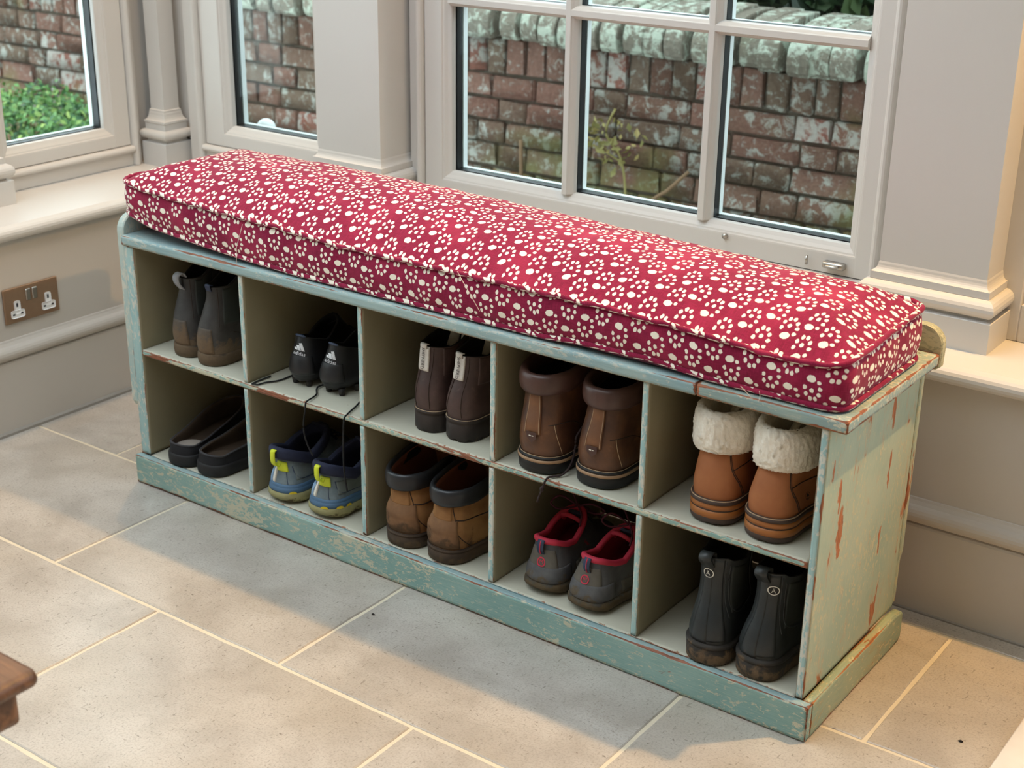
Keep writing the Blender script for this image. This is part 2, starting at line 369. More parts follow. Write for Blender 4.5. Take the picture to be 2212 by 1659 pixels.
for ri, (a, b, ph) in enumerate(rows):
    k0 = int(math.floor((-.6-ph)/TW))
    for k in range(k0, 8):
        x0, x1 = ph+k*TW+.0035, ph+(k+1)*TW-.0035
        x0, x1 = max(x0, -.55), min(x1, 4.5)
        if x1-x0 < .05 or (a < -1.1 and (x0 > 3.2)): continue
        mesh('tile', *tile_mesh(x0, x1, a, b, ri*50+k), P_tile, floor, False)

# ---- walls under the sills, skirting, sills
def pack(V, F): return V, F
wl = box('wall_left', -.75, XL, -4.6, .75, -.05, .455, P_wall); isstruct(wl)
wb = box('wall_back', -.75, 4.6, YB, .85, -.05, .455, P_wall); isstruct(wb)
skp = [(0, .004), (.012, .004), (.012, .165), (.010, .169), (.006, .171)] + arc(.004, .189, .0175, -75, 75, 8) + [(.004, .212), (.0025, .216), (0, .217)]
sb = sweep(skp, (XL, YB), (4.6, YB), (0, -1), P_wall, 'baseboard_back'); isstruct(sb)
sl = sweep(skp, (XL, -4.6), (XL, YB), (1, 0), P_wall, 'baseboard_left'); isstruct(sl)
P_seal = plain('grey_floor_seal', srgb(150, 145, 138), .7)
isstruct(sweep([(0, 0), (.018, 0), (.018, .006), (.012, .010), (0, .010)], (XL, -4.6), (XL, YB), (1, 0), P_seal, 'trim_1'), 'grey seal along the foot of the left wall')
isstruct(sweep([(0, 0), (.014, 0), (.014, .003), (.012, .005), (0, .005)], (XL, YB), (4.6, YB), (0, -1), P_seal, 'trim_2'), 'dark seal along the foot of the back wall')
nose = [(-.27, .455), (-.01, .447), (0, .444), (.010, .443)] + arc(.016, .4595, .0155, -90, 78, 8) + [(.014, .477), (-.27, .477)]
isstruct(sweep(nose, (XL-.02, YB), (4.6, YB), (0, -1), P_frame, 'trim_3', smooth=False), 'window sill board along the back wall')
isstruct(sweep(nose, (XL, -4.6), (XL, YB+.02), (1, 0), P_frame, 'trim_4'), 'window sill board along the left wall')

isstruct(box('trim_12', -.72, XL-.0195, YB+.0195, .76, .44, .4769, P_frame), 'corner piece of the sill board')
# ---- windows
def place(pts, axis, face):
    """window-local (a along wall, d outward from the room, z) -> world"""
    return [((a, face+d, z) if axis == 'y' else (face-d, a, z)) for a, d, z in pts]
def bar(name, axis, face, a0, a1, z0, z1, prof, vertical, mat, parent):
    """prof: list of (across, depth); runs vertically (across=a) or horizontally (across=z)"""
    if vertical: r = [[(p, d, z) for p, d in prof] for z in (z0, z1)]
    else: r = [[(a, d, p) for p, d in prof] for a in (a0, a1)]
    r = [place(q, axis, face) for q in r]
    return mesh(name, *loft(r), mat, parent, False)
def glazing_prof(c, w):            # both-sided moulded bar round centre c
    h = w/2; half = [(.0055, 0), (.0065, .001), (.0075, .004), (.0105, .007), (.0125, .010), (h-.0005, .014), (h, .016), (h, .026)]
    return [(c+p, d) for p, d in half] + [(c-p, d) for p, d in half[::-1]]
def edge_prof(edge, outer, sgn):   # flat stile with a moulded bead towards the glass; glass lies on the sgn side of edge
    g = [(0, .026), (0, .016), (-.001, .013), (-.008, .009), (-.014, .004), (-.017, .003), (-.019, .0005), (-.022, 0)]
    return [(edge+p*sgn, d) for p, d in g] + [(outer, 0), (outer, .026)]
def window(name, axis, face, glass_a, zs, stiles, frame, bars, zbars, label):
    w = struct(name, label); a0, a1 = glass_a; z0, z1 = zs
    bw = .031
    # sash: stiles and rails
    bar('stile', axis, face, 0, 0, stiles[2], stiles[3], edge_prof(a0, stiles[0], 1), True, P_frame, w)
    bar('stile', axis, face, 0, 0, stiles[2], stiles[3], edge_prof(a1, stiles[1], -1), True, P_frame, w)
    bar('rail', axis, face+(.0005 if axis == 'y' else -.0005), stiles[0]+.004, stiles[1]-.004, 0, 0, edge_prof(z0, stiles[2], 1), False, P_frame, w)
    bar('rail', axis, face+(.0005 if axis == 'y' else -.0005), stiles[0]+.004, stiles[1]-.004, 0, 0, edge_prof(z1, stiles[3], -1), False, P_frame, w)
    for b in bars: bar('glazing_bar', axis, face, 0, 0, z0-.002, z1+.002, glazing_prof(b, bw), True, P_frame, w)
    for b in zbars: bar('glazing_bar', axis, face+(.0003 if axis == 'y' else -.0003), a0-.002, a1+.002, 0, 0, glazing_prof(b, bw-.004), False, P_frame, w)
    ea = [a0] + bars + [a1]; ez = [z0] + zbars + [z1]
    def rect(aa0, aa1, zz0, zz1, d0, d1, nm, mat):
        P = place([(aa0, d0, zz0), (aa1, d0, zz0), (aa0, d1, zz0), (aa1, d1, zz0), (aa0, d0, zz1), (aa1, d0, zz1), (aa0, d1, zz1), (aa1, d1, zz1)], axis, face)
        return mesh(nm, P, [(0, 2, 3, 1), (4, 5, 7, 6), (0, 1, 5, 4), (2, 6, 7, 3), (0, 4, 6, 2), (1, 3, 7, 5)], mat, w, False)
    for i in range(len(ea)-1):
        for j in range(len(ez)-1):
            h = bw/2-.0005
            pa0 = ea[i]+(h if i else 0); pa1 = ea[i+1]-(h if i < len(ea)-2 else 0); pz0 = ez[j]+(h if j else 0); pz1 = ez[j+1]-(h if j < len(ez)-2 else 0)
            rect(pa0-.004, pa1+.004, pz0-.004, pz1+.004, .0265, .0285, 'pane', P_glass)
            rect(pa0-.004, pa1+.004, pz0-.004, pz1+.004, .0475, .0495, 'pane', P_glass)
    # dark spacer and white outer frame behind the glass
    def framing(nm, mat, d0, d1, inset):
        b = B()
        def rr(aa0, aa1, zz0, zz1):
            P = place([(aa0, d0, zz0), (aa1, d0, zz0), (aa0, d1, zz0), (aa1, d1, zz0), (aa0, d0, zz1), (aa1, d0, zz1), (aa0, d1, zz1), (aa1, d1, zz1)], axis, face)
            b.add(P, [(0, 2, 3, 1), (4, 5, 7, 6), (0, 1, 5, 4), (2, 6, 7, 3), (0, 4, 6, 2), (1, 3, 7, 5)])
        rr(stiles[0], a0+inset, stiles[2], stiles[3]); rr(a1-inset, stiles[1], stiles[2], stiles[3])
        rr(a0, a1, stiles[2], z0+inset); rr(a0, a1, z1-inset, stiles[3])
        for q in bars: rr(q-bw/2+.0005-inset*.0, q+bw/2-.0005, z0, z1)
        for q in zbars: rr(a0, a1, q-bw/2+.0025, q+bw/2-.0025)
        return b.build(nm, mat, w)
    framing('spacer', P_spacer, .0292, .0470, .0015); framing('outer_frame', P_outer, .0500, .064, .003)
    # fixed outer frame with rounded bead
    f0, f1, g0, g1 = frame
    def fr(c0, c1, sg):            # c0 sash side, c1 outer side
        return [(c0, .02), (c0, -.006)] + [(c0+sg*(.008-.008*math.cos(math.radians(t))), -.006-.010*math.sin(math.radians(t))) for t in (30, 60, 90, 120, 150)] + [(c0+sg*.017, -.006), (c0+sg*.017, -.001), (c1, -.001), (c1, .06), (c0, .06)]
    bar('frame_post', axis, face, 0, 0, g0, g1, fr(stiles[0]-.002, f0, -1), True, P_frame, w)
    bar('frame_post', axis, face, 0, 0, g0, g1, fr(stiles[1]+.002, f1, 1), True, P_frame, w)
    bar('frame_sill', axis, face, stiles[0]-.0025, stiles[1]+.0025, 0, 0, fr(stiles[2]-.002, g0, -1), False, P_frame, w)
    bar('frame_head', axis, face, stiles[0]-.0025, stiles[1]+.0025, 0, 0, fr(stiles[3]+.002, g1, 1), False, P_frame, w)
    return w
ZT = 2.06
w1 = window('window_1', 'y', YF, (.272, 1.217), (.581, 2.0), (.207, 1.266, .523, ZT), (.165, 1.315, .478, ZT+.05), [.580, .9065], [.952, 1.324, 1.696], 'twelve pane casement window behind the bench')
w2 = window('window_2', 'y', YF, (-.421, -.137), (.590, 2.0), (-.505, -.085, .540, ZT), (-.562, -.03, .478, ZT+.05), [], [], 'narrow window between the corner post and the pilaster')
w3 = window('window_3', 'x', XF, (.224, .507), (.579, 2.0), (.14, .575, .530, ZT), (.09, .606, .478, ZT+.05), [], [], 'window in the left wall by the corner post')
w4 = window('window_4', 'x', XF, (-.72, -.20), (.579, 2.0), (-.78, -.14, .530, ZT), (-.83, -.09, .478, ZT+.05), [], [], 'window further along the left wall')
w5 = window('window_5', 'x', XF, (-1.62, -1.10), (.579, 2.0), (-1.68, -1.04, .530, ZT), (-1.73, -.99, .478, ZT+.05), [], [], 'third window along the left wall')
P_nickel = plain('satin_nickel', srgb(180, 176, 170), .3, 1.0)
lt = B().box(1.178, 1.222, .660, .678, .536, .549, .004).box(1.186, 1.214, .652, .662, .539, .546, .003); lt.add(*tube([(1.144, .668, .535), (1.144, .668, .552)], .003))
lt.build('latch', P_nickel, w1, True)
kn = B(); kn.add(*tube([(.965, .681, .557), (.965, .672, .557)], .0055, 12)); kn.build('knob', P_nickel, w1, True)
# solid piers, lintel, jamb panel to the right
pier = B().box(-.03, .165, .70, .85, .477, 2.35).box(1.315, 1.50, .70, .85, .477, 2.35).box(-.86, -.562, .70, .85, .477, 2.35)
isstruct(pier.build('wall_back.001', P_frame), 'piers between the windows')
isstruct(box('wall_left.001', -.86, -.69, .606, .85, .477, 2.35, P_frame)); isstruct(box('wall_left.002', -.86, -.69, -.09, .09, .477, 2.35, P_frame)); isstruct(box('wall_left.003', -.86, -.69, -.99, -.83, .477, 2.35, P_frame)); isstruct(box('wall_left.004', -.86, -.69, -4.6, -1.73, .477, 2.35, P_frame))
isstruct(box('trim_5', -.86, 4.6, .66, .86, ZT+.05, 2.40, P_frame)); isstruct(box('trim_6', -.86, -.66, -4.6, .66, ZT+.05, 2.40, P_frame))
jp = struct('trim_7', 'panelled jamb right of the pilaster')
box('stile', 1.47, 1.558, .647, .80, .477, 2.1, P_frame, jp, .002); box('panel', 1.558, 2.0, .656, .70, .535, 2.05, P_frame, jp); box('rail', 1.558, 2.0, .647, .80, .477, .545, P_frame, jp, .002)
box('stile', 2.0, 2.1, .647, .80, .477, 2.1, P_frame, jp, .002)

def pilaster(name, x0, x1, y0, y1, prof, mat, label, front=(0, 0, 0, 0)):
    """stack of rectangles: prof [(offset, z)]; front = which sides grow (x0,x1,y0,y1)"""
    rings = []
    for o, z in prof: rings.append([(x0-o*front[0], y0-o*front[2], z), (x1+o*front[1], y0-o*front[2], z), (x1+o*front[1], y1+o*front[3], z), (x0-o*front[0], y1+o*front[3], z)])
    o = mesh(name, *loft(rings), mat, None, False); return isstruct(o, label)
bulge = lambda c, z, r, n=8: [(c+r*math.cos(math.radians(a)), z+r*math.sin(math.radians(a))) for a in np.linspace(-90, 90, n)]
pp = [(.022, .477), (.022, .531), (.021, .532), (.010, .533), (.010, .5365)] + bulge(.0095, .5535, .0165, 10) + [(.0105, .5705), (.0105, .583)] + [(.0105-.0095*math.sin(math.radians(a)), .583+.016*(1-math.cos(math.radians(a)))) for a in (10, 25, 40, 55, 70, 85)] + [(.0, .601), (0, 2.2)]
pilaster('trim_8', 1.327, 1.519, .566, .70, pp, P_frame, 'pilaster with moulded base right of the large window', (1, 1, 1, 0))
pilaster('trim_9', -.028, .158, .581, .70, [(o, z+.008 if z > .48 else z) for o, z in pp], P_frame, 'pilaster with moulded base left of the large window', (1, 1, 1, 0))
pilaster('trim_10', -.69, -.595, -.065, .132, pp, P_frame, 'pilaster on the left wall beside the window', (0, 1, 1, 1))
cp = [(.0, .477), (.0, .535), (-.001, .536), (-.010, .537), (-.010, .542)] + bulge(-.008, .556, .012, 10) + [(-.008, .570), (-.008, .584), (-.006, .585), (-.006, .590)] + [(-.006-.010*math.sin(math.radians(a)), .590+.020*(1-math.cos(math.radians(a)))) for a in (10, 30, 50, 70, 85)] + [(-.017, .612), (-.017, .616), (-.020, .618), (-.020, 2.2)]
pilaster('trim_11', -.665, -.576, .606, .695, cp, P_frame, 'square corner post with moulded base', (1, 1, 1, 1))

# ---- ceiling with unseen roof lantern opening, placed and sized to shape daylight, low outer walls
isstruct(B().box(-.9, 4.7, .22, .9, 2.4, 2.5).box(-.9, -.6, -4.7, .22, 2.4, 2.5).box(1.35, 4.7, -4.7, .22, 2.4, 2.5).box(-.6, 1.35, -4.7, -2.2, 2.4, 2.5).build('ceiling', P_ceiling))
isstruct(box('wall_right', 4.6, 4.75, -4.6, .85, -.05, 2.4, P_wall)); isstruct(box('wall_front', -.86, 4.75, -4.75, -4.6, -.05, 2.4, P_wall))

# ================================================================== GARDEN
gw = thing('garden_wall', 'old brick garden wall with rounded coping seen through the windows', 'wall', (0, 2.0, -.35))
GY = 2.0
def gpart(o): o.location = (0, 0, 0); o.matrix_parent_inverse = Matrix.Identity(4); return o
core = B().box(-4.6, 2.0, .012, .20, 0, 1.06); core.build('mortar_core', P_mortar, gw)
bricks = []
for i in range(6):
    rng = random.Random(100+i); b = B().box(-.5, .5, -.5, .5, -.5, .5, .045 if i % 2 else .06)
    V = [(x+rng.uniform(-.02, .02), y+rng.uniform(-.05, .05), z+rng.uniform(-.045, .045)) for x, y, z in b.V]
    me = bpy.data.meshes.new('brick'); me.from_pydata(V, [], b.F); me.materials.append(P_brick); me.polygons.foreach_set('use_smooth', [True]*len(me.polygons)); bricks.append(me)
def put_brick(name, me, x0, x1, z0, z1, y0=-.004, y1=.1):
    o = link(name, me, gw); o.location = ((x0+x1)/2, (y0+y1)/2+random.uniform(-.005, .005), (z0+z1)/2+.35); o.scale = (x1-x0, y1-y0, z1-z0)
    o.rotation_euler = (0, random.uniform(-.012, .012), random.uniform(-.02, .02)); return o
zj = [.5345, .4575, .3845, .3085, .2285, .150, .070, -.01]
for ci in range(len(zj)-1):
    x = -3.85-random.random()*.2; k = ci
    while x < 1.75:
        L = .215 if (k % 2 == 0) else .106
        if random.random() < .12: L = .16
        put_brick('brick', random.choice(bricks), x, x+L, zj[ci+1]+.0055, zj[ci]-.0045); x += L+.009; k += 1
x = -3.9
while x < 1.75: put_brick('soldier_brick', random.choice(bricks), x, x+.068, .540, .648); x += .0765
def coping_mesh():
    prof = [(.21, .66), (-.045, .655)] + [(-.055+.03*(1-math.cos(math.radians(a)))*0, .655+a*.0) for a in ()] + [(-.058, .668), (-.064, .690), (-.064, .712), (-.056, .735), (-.038, .756), (-.012, .772), (.03, .786), (.08, .795), (.14, .800), (.21, .800)]
    n = len(prof); rings = []
    for t, ins in ((-.5, .004), (-.47, .0), (.47, .0), (.5, .004)):
        rings.append([(t, y*(1)+(ins if y < .1 else 0), z-(ins if z > .69 else -ins)) for y, z in prof])
    V, F = loft(rings); me = bpy.data.meshes.new('coping_brick'); me.from_pydata(V, [], F); me.materials.append(P_coping); return me
cms = [coping_mesh() for _ in range(3)]
x = -3.9
while x < 1.8:
    o = link('coping_brick', random.choice(cms), gw); wd = random.uniform(.060, .068)
    o.location = (x+wd/2, random.uniform(-.006, .006), .35+random.uniform(-.004, .004)); o.scale = (wd, 1, 1); o.rotation_euler = (random.uniform(-.02, .02), random.uniform(-.02, .02), random.uniform(-.03, .03)); x += .0765
gr = box('garden_ground', -6, 5, .9, 6, -.55, -.35, P_soil); isstruct(gr)
def leaves(n, ctr, rad, size, mat, parent, name='foliage', flat=1.0, core=.55):
    V = []; F = []; rng = np.random.default_rng(int(abs(ctr[0])*1000)+n)
    for i in range(n):
        d = rng.normal(size=3); d /= np.linalg.norm(d); r = core+(1-core)*rng.random()**.6
        bump = 1+.16*math.sin(d[0]*7+ctr[0])*math.sin(d[2]*6+1)+.1*math.sin(d[1]*11)
        p = np.array(ctr)+d*np.array(rad)*r*bump
        s = size*(.6+.8*rng.random()); a = rng.normal(size=3)+d*1.0; a /= np.linalg.norm(a); b = np.cross(a, rng.normal(size=3)); b /= np.linalg.norm(b); c = np.cross(a, b)
        k = len(V); V += [p-b*s*.5, p+c*s*.28+a*s*.06, p+b*s*.5, p-c*s*.28+a*s*.06]; F.append((k, k+1, k+2, k+3))
    o = mesh(name, V, F, mat, parent, False); o['kind'] = 'stuff'; return o
def bush(name, label, ctr, rad, n, size, mat):
    t = thing(name, label, 'shrub', (ctr[0], ctr[1], -.35)); c = (0, 0, ctr[2]+.35)
    leaves(n, c, rad, size, mat, t)
    st = B()
    for i in range(9):
        a = random.uniform(0, 2*PI); st.add(*tube(spline([(0.02*math.cos(a), .02*math.sin(a), 0), (rad[0]*.35*math.cos(a), rad[1]*.35*math.sin(a), c[2]*.6), (rad[0]*.7*math.cos(a), rad[1]*.7*math.sin(a), c[2]+rad[2]*.5)], 4), .005, 5))
    st.build('stem', P_stem, t, True); return t
bush('leafy_shrub', 'low green small-leaved shrub outside the left window', (-2.42, 1.52, .10), (.62, .30, .245), 9000, .026, P_leaf)
bush('evergreen_hedge', 'dark evergreen hedge rising behind the brick wall coping', (.75, 2.76, 1.05), (1.9, .40, .54), 23000, .075, P_ivy)
bush('ivy_bush', 'dark ivy bush behind the left end of the wall coping', (-2.5, 2.75, 1.05), (.9, .34, .45), 5000, .06, P_ivy)
tw = thing('climbing_stem', 'bare brown stem leaning on the brick wall behind the middle pane', 'plant', (.05, 1.88, -.35))
tw1 = B(); tw1.add(*tube(spline([(-.30, -.03, 0), (-.12, -.01, .3), (.02, .0, .566), (.08, .03, .63), (.135, .05, .69)]), .006, 6)); tw1.build('stem', P_stem, tw, True)
sp = thing('yellowed_sprig', 'small yellowed climbing sprig on the brick wall', 'plant', (-.06, 1.93, -.35))
b_ = B(); b_.add(*tube(spline([(.05, 0, 0), (.03, .01, .5), (.0, .02, .68), (-.06, .02, .76), (-.03, .02, .84)]), .004, 5)); b_.add(*tube(spline([(.0, .02, .68), (-.10, .01, .72), (-.14, .01, .70)]), .003, 5)); b_.build('stem', P_sprig, sp, True)
leaves(90, (-.04, 0, .74), (.13, .02, .09), .026, P_sprig, sp, core=.1)
dr = thing('dry_stalk', 'short upright dry stalk against the brick wall behind the left pane', 'plant', (-.43, 1.92, -.35))
b_ = B(); b_.add(*tube(spline([(.02, 0, 0), (.0, .0, .35), (.005, .01, .55), (-.004, .02, .70)]), .006, 6)); b_.build('stem', P_stem, dr, True)
fin = thing('white_finial', 'small white round finial outside the narrow window', 'ornament', (-.62, 1.0, -.35))
lathe = lambda prof, n=16: loft([[(r*math.cos(2*PI*k/n), r*math.sin(2*PI*k/n), z) for k in range(n)] for r, z in prof])
V, F = lathe([(.02, 0), (.02, .80), (.028, .81), (.028, .825), (.014, .83), (.014, .838)] + [(.026*math.cos(math.radians(a))+.0005, .862+.026*math.sin(math.radians(a))) for a in np.linspace(-60, 90, 9)])
mesh('post', V, F, P_outer, fin, True)

# ================================================================== SHOE BENCH
bench = thing('shoe_bench', 'long distressed pale teal wooden shoe bench with ten cubbyholes', 'bench')
HP, ZS, ZS0, ZT0, ZTOP = .0635, .298, .286, .515, .535
front_teal = lambda n: 0 if n[1] < 0 else (1 if n[2] > 0 else 2)
X0, X1 = -.0157, 1.5
DV = [.3045, .602, .8955, 1.1895]; DT = .0125
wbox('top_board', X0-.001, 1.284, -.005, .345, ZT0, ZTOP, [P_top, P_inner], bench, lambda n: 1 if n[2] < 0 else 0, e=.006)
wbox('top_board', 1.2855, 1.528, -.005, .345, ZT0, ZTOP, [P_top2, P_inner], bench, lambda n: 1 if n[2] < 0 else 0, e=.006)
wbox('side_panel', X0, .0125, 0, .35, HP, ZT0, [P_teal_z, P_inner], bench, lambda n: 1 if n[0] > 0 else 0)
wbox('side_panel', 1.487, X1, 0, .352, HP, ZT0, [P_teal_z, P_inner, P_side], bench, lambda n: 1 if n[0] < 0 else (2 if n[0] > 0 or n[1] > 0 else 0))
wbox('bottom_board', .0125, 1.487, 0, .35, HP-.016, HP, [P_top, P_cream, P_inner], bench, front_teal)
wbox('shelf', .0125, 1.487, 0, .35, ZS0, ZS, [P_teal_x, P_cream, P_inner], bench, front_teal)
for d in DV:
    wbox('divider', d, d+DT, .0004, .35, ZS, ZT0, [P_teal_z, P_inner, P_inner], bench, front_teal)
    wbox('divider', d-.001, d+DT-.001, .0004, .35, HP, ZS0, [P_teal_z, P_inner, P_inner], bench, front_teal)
P_backin = plain('back_board_shade_darkened', srgb(84, 64, 42), .75, var=.15, sc=12)  # dark brown puts the deep shade at the cubby backs into the colour
def rounded_board(name, pts, y0, y1, mats, axis='y'):
    """board cut to an outline (a, z), thickness y0..y1, slightly rounded edge"""
    cx = sum(p[0] for p in pts)/len(pts); cz = sum(p[1] for p in pts)/len(pts); n = len(pts); rings = []; t = y1-y0
    for f, ins in ((0, .002), (.12, .0), (.88, .0), (1, .002)):
        r = []
        for a, z in pts:
            k = 1-ins/max(.02, math.hypot(a-cx, z-cz)); q = (cx+(a-cx)*k, cz+(z-cz)*k)
            r.append((q[0], y0+t*f, q[1]) if axis == 'y' else (y0+t*f, q[0], q[1]))
        rings.append(r)
    V, F = loft(rings)
    if axis == 'x': F = [f[::-1] for f in F]
    o = mesh(name, V, F, mats, bench, False)
    at = o.data.attributes.new('wear', 'FLOAT', 'POINT'); at.data.foreach_set('value', [1. if i//n in (0, 3) else .8 for i in range(len(V))]); return o
cr = lambda cx, cz, r, a0, a1, n=7: [(cx+r*math.cos(math.radians(a)), cz+r*math.sin(math.radians(a))) for a in np.linspace(a0, a1, n)]
P_up = paint_wood('worn_sage_upstand', srgb(150, 150, 118), srgb(168, 164, 132), srgb(196, 188, 150), 'x', .4, wood=srgb(120, 92, 58), edge=.1)
rounded_board('back_upstand', [(-.016, ZTOP-.03), (1.523, .507), (1.530, .512), (1.531, .545)] + cr(1.499, .546, .032, 0, 90) + [(-.016, .578)], .346, .364, P_up)
rounded_board('back_board', [(0, .07), (1.499, .07), (1.499, .15), (1.502, .168), (1.502, .506), (0, .506)], .353, .366, [P_side])
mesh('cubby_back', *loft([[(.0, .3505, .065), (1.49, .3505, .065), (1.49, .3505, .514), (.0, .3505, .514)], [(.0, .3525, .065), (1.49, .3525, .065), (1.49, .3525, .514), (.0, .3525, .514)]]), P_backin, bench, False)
P_end = paint_wood('pale_worn_end_board', srgb(164, 190, 188), srgb(186, 198, 190), srgb(208, 206, 192), 'z', .4, edge=0)
rounded_board('end_board', [(.004, .176), (.010, .165), (.34, .165), (.345, .17), (.345, .572), (.034, .573)] + cr(.034, .541, .032, 90, 180)[1:], -.036, -.0165, P_end, 'x')
# plinth: front with a lightly wavy foot, mitred to the side
pf = wbox('plinth_front', -.0168, 1.5168, -.0168, -.0004, .0, HP, [P_teal_x, P_top], bench, lambda n: 1 if n[2] > 0 else 0, e=.006, jit=.0012)
for v in pf.data.vertices:
    if v.co.z < .02: v.co.z += .0022*(1+math.sin(v.co.x*13)*math.sin(v.co.x*5.3+1))*.6
ps = wbox('plinth_side', 1.5004, 1.5168, -.0004, .362, .001, HP, [P_plinth_side], bench, None, e=.006, jit=.0012)
for v in ps.data.vertices:
    if v.co.y > .34: v.co.z -= max(0, (v.co.y-.345)/.017)**2*.012*(1 if v.co.z > .03 else -.6)
wbox('plinth_side', -.0168, -.0003, -.0004, .362, .001, HP, [P_teal_x], bench, None)
# nail heads / knots
nb = B()
P_nail = plain('dark_nail_hole', srgb(30, 26, 24), .6)
for (x, y) in ((1.447, .022), (1.49, .05), (.30, .02), (.90, .025), (1.50, .33)):
    V, F = loft([[(x+.0022*math.cos(2*PI*k/8), y+.0016*math.sin(2*PI*k/8), z) for k in range(8)] for z in (ZTOP-.001, ZTOP+.0004)]); nb.add(V, F)
o = nb.build('nail_heads', P_nail, bench); o['kind'] = 'stuff'

# ================================================================== CUSHION
cush = thing('paw_print_cushion', 'long crimson box cushion printed with white paw prints on top of the bench', 'cushion', (.75, .18, ZTOP))
CL0, CL1, CY0, CY1 = -.020, 1.510, .010, .336
def zpipe(x, yv):
    f = np.interp(x, [-.03, .0, .05, .18, .37, .56, .84, 1.11, 1.27, 1.42, 1.48, 1.52], [.644, .641, .634, .628, .623, .614, .615, .615, .609, .601, .605, .614])
    b = np.interp(x, [-.03, .2, .8, 1.3, 1.52], [.642, .636, .632, .622, .626]); return f+(b-f)*yv
def zbot(x, yv):
    f = np.interp(x, [-.03, .0, .065, .2, .32, .45, 1.0, 1.06, 1.2, 1.3, 1.52], [.582, .5775, .562, .552, .545, .5405, .541, .546, .548, .5405, .540]); return f+(max(.540, .5775*(x < .0))-f)*min(1, yv*1.6)
def outline_pt(u, inset=0.0, out=0.0):
    """u along the perimeter of the rounded rectangle -> x,y (+outward bulge), starts front-left going right"""
    r = .030; x0, x1, y0, y1 = CL0+inset, CL1-inset, CY0+inset, CY1-inset; r = max(.004, r-inset*.5)
    segs = [('l', (x0+r, y0), (x1-r, y0)), ('a', (x1-r, y0+r), -90), ('l', (x1, y0+r), (x1, y1-r)), ('a', (x1-r, y1-r), 0), ('l', (x1-r, y1), (x0+r, y1)), ('a', (x0+r, y1-r), 90), ('l', (x0, y1-r), (x0, y0+r)), ('a', (x0+r, y0+r), 180)]
    lens = [math.dist(s[1], s[2]) if s[0] == 'l' else r*PI/2 for s in segs]; d = u*sum(lens)
    for s, L in zip(segs, lens):
        if d <= L+1e-9:
            t = d/L if L else 0
            if s[0] == 'l':
                p = np.array(s[1])+(np.array(s[2])-np.array(s[1]))*t; q = np.array(s[2])-np.array(s[1]); nrm = np.array((q[1], -q[0]))/np.linalg.norm(q)
            else:
                a = math.radians(s[2]+90*t); nrm = np.array((math.cos(a), math.sin(a))); p = np.array(s[1])+nrm*r
            return p+nrm*out, u*sum(lens)
        d -= L
    return np.array(segs[0][1], float), sum(lens)
_opt = outline_pt
def outline_pt(u, inset=0.0, out=0.0):
    p, s = _opt(u, inset, out); p = np.array(p); k = float(np.interp(p[0], [1.15, 1.5], [1, .90])); p[1] = CY0+(p[1]-CY0)*k; return p, s
NU = 420
wob = lambda x, k: .0012*math.sin(x*37+k)+.0010*math.sin(x*61+2*k)+.0007*math.sin(x*113+k)
yv = lambda y: (y-CY0)/(CY1-CY0)
V = []; UV = []; F = []
# side band rows from bottom piping to top piping
BT = [0, .035, .10, .24, .40, .56, .72, .86, .945, .975, 1]; NB = len(BT)
def band(u, t):
    bul = .007*math.sin(PI*min(1, max(0, t)))**.8
    bul -= .0035*math.exp(-((t-.975)/.022)**2)+.003*math.exp(-((t-.03)/.025)**2)
    p, s = outline_pt(u, 0, bul+wob(u*5, 1)*.8*math.sin(PI*t)); zb, zt = zbot(p[0], yv(p[1])), zpipe(p[0], yv(p[1]))
    return (p[0], p[1], zb+(zt-zb)*t+wob(u*6, 3)*.6*t), (s+.011, -(t*(zt-zb))*1.0-.02)
rings = []
def addring(fn):
    k = len(V)
    for i in range(NU+1):
        p, uv = fn(i/NU); V.append(p); UV.append(uv)
    rings.append(k)
for j in range(NB): addring(lambda u, j=j: band(min(u, .999999), BT[j]))
NT = 14
def topf(u, j):
    t = j/NT; p, s = outline_pt(min(u, .999999)); cx = np.clip(p[0], CL0+.15, CL1-.15); c = np.array((cx, .19)); q = p+(c-p)*t
    zp = zpipe(p[0], yv(p[1])); zc = float(np.interp(cx, [.0, .12, .3, .6, .9, 1.2, 1.4, 1.5], [.668, .682, .688, .686, .678, .669, .663, .658]))
    z = zp+(zc-zp)*(1-(1-t)**2.3) + .0012*math.sin(q[0]*41+q[1]*30)*math.sin(q[1]*55)*t + wob(q[0], 1)*.5
    return (q[0], q[1], z), (q[0], q[1]*1.0)
for j in range(NT+1): addring(lambda u, j=j: topf(u, j))
for a, b in zip(rings[:NB-1], rings[1:NB]):
    for i in range(NU): F.append((a+i, a+i+1, b+i+1, b+i))
for a, b in zip(rings[NB:-1], rings[NB+1:]):
    for i in range(NU): F.append((a+i, a+i+1, b+i+1, b+i))
